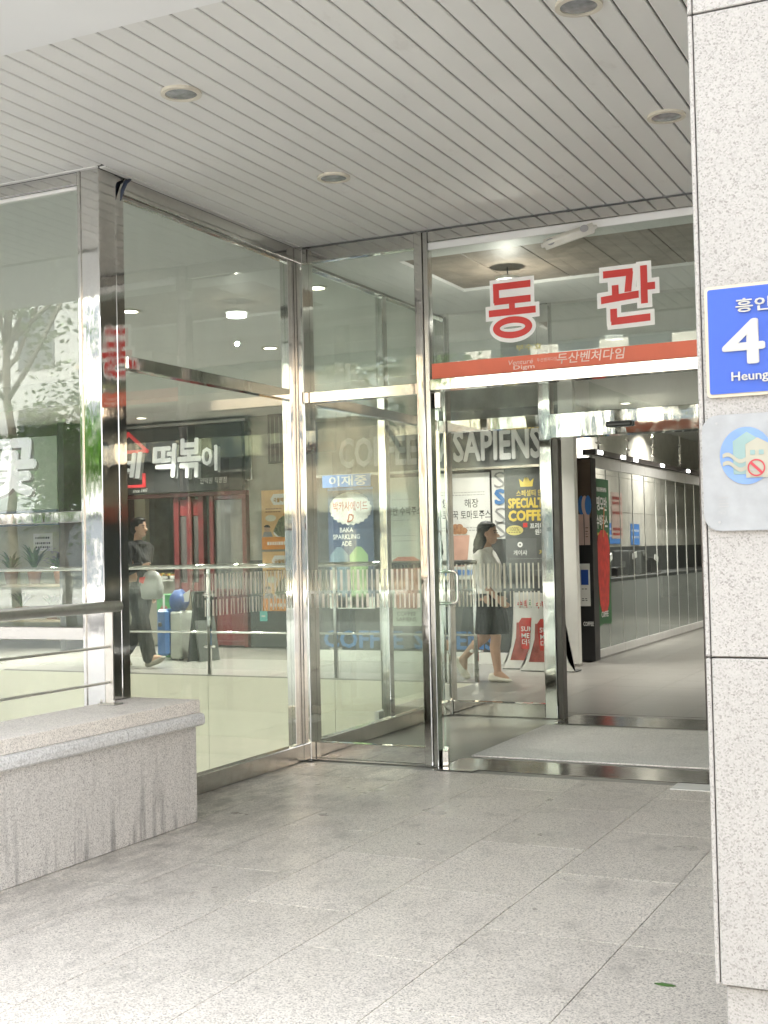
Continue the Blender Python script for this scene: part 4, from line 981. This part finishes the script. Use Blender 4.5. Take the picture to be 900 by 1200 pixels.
st = thing('loose_strap', 'dark blue strap dangling from the ceiling at the corner post', 'strap', (-3.935, 5.15, 3.2))
tube('band', [(-3.925, 5.20, 3.215), (-3.925, 5.16, 3.19), (-3.928, 5.135, 3.14), (-3.93, 5.122, 3.09)], [.006, .011, .010, .003], plain('strap_blue', (.03, .045, .08), .6), st, 8)
lf = poly('fallen_leaf', [(-.03, 0), (-.01, .012), (.02, .010), (.035, 0), (.01, -.010), (-.015, -.008)], LEAF, None, (-.935, 3.74, .002), '+z', .002); tag(lf, 'small green leaf fallen on the paving near the pillar', 'leaf')

# ------------------------------------------------------------------ people
def hull(bm, balls, seg=10):
    vs = []
    for c, r in balls:
        r = (r, r, r) if isinstance(r, (int, float)) else r
        g = bmesh.ops.create_uvsphere(bm, u_segments=seg, v_segments=max(6, seg*2//3), radius=1.)['verts']
        for v in g: v.co = Vector((v.co.x*r[0]+c[0], v.co.y*r[1]+c[1], v.co.z*r[2]+c[2]))
        vs += g
    res = bmesh.ops.convex_hull(bm, input=vs)
    dead = [e for e in res['geom_interior'] if isinstance(e, bmesh.types.BMVert)] + [e for e in res['geom_unused'] if isinstance(e, bmesh.types.BMVert)]
    if dead: bmesh.ops.delete(bm, geom=list(set(dead)), context='VERTS')
def organic(name, parts, mat, parent, vox=.009, smooth=3):
    bm = bmesh.new()
    for p in parts:
        b2 = bmesh.new(); hull(b2, p); tmp = bpy.data.meshes.new('t'); b2.to_mesh(tmp); b2.free(); bm.from_mesh(tmp); bpy.data.meshes.remove(tmp)
    me = bpy.data.meshes.new(name); bm.to_mesh(me); bm.free()
    o = bpy.data.objects.new('tmp', me); col.objects.link(o)
    m = o.modifiers.new('r', 'REMESH'); m.mode = 'VOXEL'; m.voxel_size = vox
    s = o.modifiers.new('s', 'SMOOTH'); s.iterations = smooth; s.factor = .5
    dg = bpy.context.evaluated_depsgraph_get(); out = bpy.data.meshes.new_from_object(o.evaluated_get(dg))
    bpy.data.objects.remove(o); out.materials.clear(); out.materials.append(mat); out.name = name
    out.polygons.foreach_set('use_smooth', [True]*len(out.polygons))
    ob = bpy.data.objects.new(name, out); col.objects.link(ob); ob.parent = parent
    return ob
def hand(wr, d, side, curl=.35):
    """palm and five fingers from the wrist wr along d (unit), thumb toward +x"""
    wr = Vector(wr); d = Vector(d).normalized(); w = Vector((1, 0, 0)); w = (w-d*w.dot(d)).normalized(); n = d.cross(w)*side
    P = [[(wr, .021), (wr+d*.045+w*.016, .017), (wr+d*.045-w*.016, .016), (wr+d*.085+w*.024, .013), (wr+d*.085-w*.024, .012)]]
    for k, (o_, L) in enumerate(((.026, .066), (.009, .074), (-.009, .069), (-.025, .054))):
        a = wr+d*.088+w*o_; b = a+d*L*.5+n*L*.18*curl*2; c = b+d*L*.36+n*L*.55*curl*1.6
        P += [[(a, .0095), (b, .0088)], [(b, .0088), (c, .0075)]]
    a = wr+d*.028+w*.022; b = a+d*.035+w*.026; c = b+d*.032+w*.006+n*.012
    P += [[(a, .013), (b, .0105)], [(b, .0105), (c, .0085)]]
    return P
def head_parts(c, tilt=0):
    x, y, z = c    # centre of the head, facing +x; head about .22 high
    return [[((x-.012, y, z+.03), (.092, .074, .082)), ((x+.012, y, z-.035), (.068, .060, .070))],
            [((x+.035, y, z-.085), (.036, .040, .024)), ((x+.005, y, z-.03), (.06, .058, .05))],
            [((x+.086, y, z-.012), .010), ((x+.104, y, z-.030), .0125), ((x+.080, y, z-.034), .013)],
            [((x+.070, y, z-.065), (.018, .022, .010))],
            [((x-.005, y+.072, z-.01), (.016, .008, .026))], [((x-.005, y-.072, z-.01), (.016, .008, .026))],
            [((x-.018, y, z-.06), .050), ((x-.035, y, z-.15), .050)]]
def face_bits(c, t):
    x, y, z = c
    for s in (-1, 1):
        organic('eye', [[((x+.074, y+s*.032, z+.003), (.008, .014, .006))]], plain('eye_dark', (.02, .015, .012), .3), t, .003, 1)
        organic('eyebrow', [[((x+.078, y+s*.018, z+.024), .005), ((x+.066, y+s*.048, z+.022), .004)]], plain('hair_black', (.007, .006, .006), .5, var=.3, scale=60), t, .003, 1)
    organic('mouth', [[((x+.084, y, z-.066), (.005, .022, .0045))]], plain('lip', (.36, .13, .11), .5), t, .003, 1)
SKIN = plain('skin', (.50, .31, .22), .5, var=.08, scale=12)
HAIR = plain('hair_black', (.007, .006, .006), .5, var=.3, scale=60)

# woman, striding to the right
wm = thing('person', 'person in a white blouse and black skirt walking behind the inner glass', 'person', (-4.48, 11.62, 0))
hc = (-.035, 0, 1.445)
H_ = lambda p: (p[0], p[1], p[2])
hipR, hipL = (-.04, -.085, .80), (-.06, .085, .80)
kneeF, ankF = (.045, -.08, .44), (.055, -.08, .09)         # standing leg (near the camera)
kneeB, ankB = (-.13, .08, .43), (-.36, .08, .22)           # trailing leg, heel up
body = head_parts(hc)
body += [[((-.07, -.10, 1.22), .055), ((-.07, .10, 1.22), .055), ((-.05, 0, .98), (.085, .115, .06)), ((-.05, 0, .82), (.095, .14, .06))],
         [(hipR, .082), (kneeF, .053)], [(kneeF, .053), ((.03, -.08, .33), .053), ], [((.03, -.08, .33), .053), (ankF, .036)], [(ankF, .036), ((.03, -.08, .05), .036), ((.15, -.085, .03), .028)],
         [(hipL, .082), (kneeB, .053)], [(kneeB, .053), ((-.22, .08, .36), .051)], [((-.22, .08, .36), .051), (ankB, .035)], [(ankB, .035), ((-.40, .08, .18), .034), ((-.36, .08, .05), .026)],
         [((-.085, -.165, 1.20), .045), ((-.06, -.19, .98), .036)], [((-.06, -.19, .98), .036), ((.10, -.20, .83), .026)],
         [((-.06, .165, 1.20), .045), ((-.16, .19, .98), .036)], [((-.16, .19, .98), .036), ((-.17, .19, .78), .026)]]
body += hand((.10, -.20, .83), (.75, 0, -.65), -1) + hand((-.17, .19, .78), (.1, 0, -1), 1)
organic('body', body, SKIN, wm, .0065, 3)
BLOUSE = plain('blouse_white', (.82, .81, .77), .7, var=.05, scale=18)
organic('blouse', [[((-.075, -.12, 1.225), .066), ((-.075, .12, 1.225), .066), ((-.05, 0, 1.0), (.120, .145, .06)), ((.0, 0, 1.12), (.09, .12, .06))],
    [((-.05, 0, 1.0), (.120, .145, .06)), ((-.05, 0, .86), (.125, .160, .05))], [((-.055, 0, 1.27), (.055, .06, .04)), ((-.055, 0, 1.30), (.052, .055, .02))],
    [((-.085, -.165, 1.20), .066), ((-.066, -.188, 1.0), .060)], [((-.085, .165, 1.20), .066), ((-.15, .19, 1.0), .060)], [((-.066, -.188, 1.0), .058), ((-.02, -.195, .94), .050)]], BLOUSE, wm, .008, 3)
organic('skirt', [[((-.05, 0, .90), (.115, .150, .03)), ((-.045, 0, .80), (.135, .165, .04)), ((-.035, 0, .66), (.165, .175, .03))], [((-.035, 0, .70), (.16, .17, .03)), ((-.03, -.01, .47), (.185, .180, .012))]],
    plain('skirt_black', (.006, .006, .007), .7), wm, .009, 3)
organic('hair', [[((hc[0]-.03, 0, hc[2]+.048), (.094, .086, .078)), ((hc[0]-.055, 0, hc[2]-.02), (.066, .084, .08))], [((hc[0]-.075, 0, hc[2]-.02), (.055, .078, .06)), ((hc[0]-.115, 0, hc[2]-.11), (.050, .070, .055))],
    [((hc[0]-.115, 0, hc[2]-.08), (.045, .06, .05)), ((hc[0]-.135, .0, hc[2]-.24), (.022, .045, .05))], [((hc[0]+.028, 0, hc[2]+.070), (.040, .064, .034)), ((hc[0]-.02, 0, hc[2]+.08), (.06, .07, .04))], [((hc[0]-.06, -.03, hc[2]-.06), (.06, .06, .06)), ((hc[0]-.11, -.02, hc[2]-.17), (.055, .06, .06))]], HAIR, wm, .007, 2)
SHOE = plain('shoe_white', (.66, .62, .53), .6, var=.05)
organic('shoe', [[((-.005, -.08, .032), (.045, .040, .032)), ((.10, -.085, .028), (.05, .043, .028)), ((.165, -.088, .020), (.035, .034, .018))], [((0, -.08, .06), (.042, .037, .03)), ((.07, -.083, .05), (.04, .035, .02))]], SHOE, wm, .006, 2)
organic('shoe', [[((-.425, .08, .185), (.040, .038, .045)), ((-.375, .08, .08), (.034, .042, .05)), ((-.335, .08, .028), (.04, .036, .024))]], SHOE, wm, .006, 2)
face_bits(hc, wm)

# man, black clothes, striding to the right
mn = thing('person', 'person in black shirt and wide black trousers walking behind the balustrade', 'person', (-9.02, 12.05, 0))
hc = (-.02, 0, 1.625)
body = head_parts(hc)
wr = (.17, -.22, 1.16)
body += [[((-.05, -.15, 1.40), .065), ((-.05, .15, 1.40), .065), ((-.04, 0, 1.10), (.10, .14, .07)), ((-.04, 0, .94), (.105, .15, .06))],
         [((-.04, -.09, .90), .09), ((.06, -.09, .50), .06)], [((.06, -.09, .50), .06), ((.17, -.09, .12), .042)], [((.17, -.09, .12), .042), ((.16, -.09, .06), .04), ((.32, -.09, .12), .03)],
         [((-.04, .09, .90), .09), ((-.12, .09, .48), .06)], [((-.12, .09, .48), .06), ((-.33, .09, .17), .042)], [((-.33, .09, .17), .042), ((-.37, .09, .13), .04), ((-.29, .09, .03), .03)],
         [((-.06, -.21, 1.38), .055), ((-.05, -.235, 1.12), .043)], [((-.05, -.235, 1.12), .043), ((wr[0], wr[1], wr[2]+.02), .030)],
         [((-.06, .21, 1.38), .055), ((-.12, .235, 1.10), .043)], [((-.12, .235, 1.10), .043), ((-.04, .24, .88), .030)]]
body += hand((wr[0], wr[1], wr[2]+.02), (1, 0, -.25), -1, .8) + hand((-.04, .24, .88), (.3, 0, -1), 1)
organic('body', body, SKIN, mn, .0065, 3)
TEE = plain('shirt_black', (.009, .009, .010), .8, var=.3, scale=14)
organic('shirt', [[((-.05, -.15, 1.40), .070), ((-.05, .15, 1.40), .070), ((-.03, 0, 1.25), (.105, .16, .07)), ((-.04, 0, 1.05), (.108, .155, .06))], [((-.04, 0, 1.05), (.108, .155, .06)), ((-.04, 0, .88), (.120, .165, .04))],
    [((-.06, -.21, 1.38), .072), ((-.05, -.235, 1.12), .060)], [((-.05, -.235, 1.12), .060), ((wr[0]-.02, wr[1], wr[2]+.025), .046)], [((-.06, .21, 1.38), .072), ((-.12, .235, 1.10), .060)], [((-.12, .235, 1.10), .060), ((-.05, .24, .92), .046)],
    [((-.04, 0, 1.46), (.062, .07, .03)), ((-.04, 0, 1.43), (.09, .12, .04))]], TEE, mn, .009, 3)
organic('trousers', [[((-.04, 0, .96), (.125, .165, .03)), ((-.04, -.07, .84), .12), ((-.04, .07, .84), .12)], [((-.03, -.09, .86), .115), ((.06, -.09, .50), .098)], [((.06, -.09, .50), .098), ((.155, -.09, .13), .085)],
    [((-.04, .09, .86), .115), ((-.12, .09, .48), .098)], [((-.12, .09, .48), .098), ((-.31, .09, .20), .085)]], plain('trousers_black', (.009, .0095, .010), .85, var=.3, scale=10), mn, .009, 3)
organic('hair', [[((hc[0]-.025, 0, hc[2]+.052), (.098, .088, .076)), ((hc[0]-.05, 0, hc[2]-.005), (.07, .084, .07))], [((hc[0]-.07, 0, hc[2]-.03), (.045, .072, .05))], [((hc[0]+.026, 0, hc[2]+.088), (.042, .064, .030)), ((hc[0]-.01, 0, hc[2]+.09), (.06, .07, .04))]], HAIR, mn, .007, 2)
SHOE2 = plain('shoe_grey', (.34, .31, .26), .7)
organic('shoe', [[((.14, -.09, .045), (.05, .045, .035)), ((.27, -.09, .085), (.05, .046, .032)), ((.345, -.09, .125), (.03, .036, .02))], [((.16, -.09, .085), (.05, .042, .04))]], SHOE2, mn, .007, 2)
organic('shoe', [[((-.39, .09, .14), (.045, .042, .05)), ((-.34, .09, .07), (.038, .045, .05)), ((-.28, .09, .025), (.045, .04, .022))]], SHOE2, mn, .007, 2)
face_bits(hc, mn)
bgx, bgy, bgz = mn.location.x+.30, mn.location.y-.22, .80
bg_ = thing('plastic_bag', 'white plastic bag with red print in the walking person\'s hand', 'bag', (bgx, bgy, bgz))
bm = bmesh.new(); n = 20; rings = []
for (zz, rx, ry) in ((0, .11, .05), (.02, .14, .07), (.14, .15, .075), (.24, .13, .06), (.30, .09, .045), (.33, .03, .02)):
    rings.append([bm.verts.new((rx*math.cos(6.283*k/n)*(1+.06*math.sin(k*2.7+zz*20)), ry*math.sin(6.283*k/n)*(1+.12*math.sin(k*3.9)), zz)) for k in range(n)])
for a, b in zip(rings, rings[1:]):
    for k in range(n): bm.faces.new((a[k], a[(k+1) % n], b[(k+1) % n], b[k]))
bm.faces.new(rings[0]); bm.faces.new(rings[-1])
mk('sack', bm_mesh(bm, 'sack', plain('bag_white', (.36, .36, .345), .35, var=.06, scale=20), True), bg_, (bgx, bgy, bgz))
for s in (-1, 1): tube('loop_handle', [(bgx+s*.05, bgy, bgz+.30), (bgx+s*.02, bgy-.01, bgz+.37), (bgx-.02, bgy, bgz+.375)], .008, MATS['bag_white'], bg_, 6)
poly('print', [(-.06, 0), (.0, -.02), (.03, .06), (-.05, .05)], RED, bg_, (bgx-.06, bgy-.078, bgz+.2), th=.003)

for nm_ in ('shirt_black', 'trousers_black', 'blouse_white', 'skirt_black'):       # cloth folds
    t_ = MATS[nm_].node_tree; b_ = t_.nodes['Principled BSDF']
    bump(t_, b_, noise(t_, mapping(t_, pos(t_), (1, 1, .35)), 16, 2, .5), .9, .05)

# ------------------------------------------------------------------ across the street (seen mirrored in the glass and the steel)
COOL_S = plain('shop_sign_grey', (.42, .44, .44), .5); RED_S = plain('shop_sign_red', (.50, .10, .06), .5)
WIN = plain('street_window', (.06, .07, .08), .08)
def street_building(x0, x1, y0, h, mat, label, wx, wz, trim=None, depth=12):
    t = thing('street_building', label, 'building', ((x0+x1)/2, y0, -.01), 'buildings across the street')
    box('wall', x0, x1, y0-depth, y0, -.01, h, mat, t)
    box('roof_edge', x0-.15, x1+.15, y0-depth, y0+.2, h, h+.35, trim or mat, t)
    n = int((x1-x0)/wx); m_ = int((h-3.4)/wz)
    for a in range(n):
        for b in range(m_):
            xa = x0+(x1-x0)*(a+.5)/n; za = 3.6+b*wz
            w = box('window', xa-wx*.3, xa+wx*.3, y0-.02, y0+.03, za+.7, za+wz*.82, WIN, t)
            if a % 2 == 0: box('sill', xa-wx*.33, xa+wx*.33, y0+.031, y0+.12, za+.58, za+.68, trim or mat, w)
    for a in range(max(2, n//2)):
        xa = x0+(x1-x0)*(a+.5)/max(2, n//2); ww = (x1-x0)/max(2, n//2)
        box('shop_window', xa-ww*.42, xa+ww*.42, y0, y0+.04, .3, 2.7, WIN, t); box('shop_sign', xa-ww*.45, xa+ww*.45, y0, y0+.2, 2.75, 3.35, (CREAM, COOL_S, RED_S, COOL_S)[a % 4], t)
    return t
WARM = plain('wall_warm_white', (.66, .62, .53), .75, var=.05, scale=.6)
COOL = plain('wall_cool_white', (.66, .67, .66), .75, var=.05, scale=.6)
TANB = plain('wall_tan', (.52, .42, .31), .75, var=.08, scale=.8)
street_building(-17.2, -6, -24, 13, WARM, 'cream building across the street facing the doorway', 2.2, 3.1, COOL)
street_building(-5, 8, -24, 15, COOL, 'white building across the street behind the photographer', 2.6, 3.2, WARM)
street_building(-38, -25, -23, 17, plain('wall_grey_tile', (.44, .44, .42), .7, var=.06, scale=.8), 'tall white building across the street at the left', 2.6, 3.3, TANB)
street_building(-24.6, -18, -27, 6.2, TANB, 'low tan building across the street under open sky', 2.2, 3.0, COOL)
street_building(-58, -39, -24, 12, WARM, 'long cream building far left across the street', 3., 3.1, COOL)
street_building(9, 30, -24, 14, TANB, 'tan building across the street at the right', 2.8, 3.2, WARM)

BARK = plain('bark', (.13, .105, .08), .9, var=.4, scale=14)
LEAFT = plain('tree_leaf', (.12, .25, .045), .5, var=.5, scale=2.5)
def tree(x, y, h, seed, label, rad=2.3, dens=3):
    rn = random.Random(seed); t = thing('street_tree', label, 'tree', (x, y, -.02), 'street trees')
    bm = bmesh.new(); p = Vector((0, 0, 0)); pts = [p.copy()]; rr = [.10]
    for k in range(6):
        p = p+Vector((rn.uniform(-.14, .14), rn.uniform(-.14, .14), h*.09)); pts.append(p.copy()); rr.append(.095-.007*k)
    tube_into(bm, pts, rr, 10); tips = []
    for k in range(11):
        a = k*2.4+rn.random(); s = pts[rn.randint(4, 6)]; q = [s]; L = h*rn.uniform(.22, .42)
        d = Vector((math.cos(a)*.75, math.sin(a)*.75, rn.uniform(.7, 1.4))).normalized()
        for i in range(4):
            d = (d+Vector((rn.uniform(-.2, .2), rn.uniform(-.2, .2), .1))).normalized(); q.append(q[-1]+d*L/4)
            if i > 0: tips.append(q[-1])
        tube_into(bm, q, [.05, .04, .03, .02, .010], 6)
    mk('trunk', bm_mesh(bm, 'trunk', BARK, True), t, (x, y, -.02))
    bm = bmesh.new()
    for tp_ in tips:
        for c in range(dens):
            cc = tp_+Vector((rn.gauss(0, rad*.22), rn.gauss(0, rad*.22), rn.gauss(0, rad*.18)))
            for l in range(42):
                o_ = cc+Vector((rn.gauss(0, .26), rn.gauss(0, .26), rn.gauss(0, .2))); s = rn.uniform(.05, .10)
                u = Vector((rn.uniform(-1, 1), rn.uniform(-1, 1), rn.uniform(-.6, .6))).normalized(); v = u.orthogonal().normalized()
                bm.faces.new([bm.verts.new(o_-u*s), bm.verts.new(o_+v*s*.55), bm.verts.new(o_+u*s), bm.verts.new(o_-v*s*.55)])
    mk('crown', bm_mesh(bm, 'crown', LEAFT), t, (x, y, -.02))
tree(-16.8, -8.6, 12.0, 3, 'tall street tree mirrored in the front glass near the steel post', 2.3, 2)
tree(-18.3, -9.4, 12.5, 11, 'slender tall street tree mirrored in the front glass at the far left', 2.3, 2)
tree(-16.0, -9.2, 5.0, 21, 'small bushy street tree mirrored beside the steel post', 1.5, 3)
tree(-10.2, -8.2, 8.6, 5, 'street tree mirrored in the pane beside the doorway', 1.8, 2)
tree(-2.5, -8.4, 9.0, 8, 'street tree standing behind the photographer', 2.3, 2)
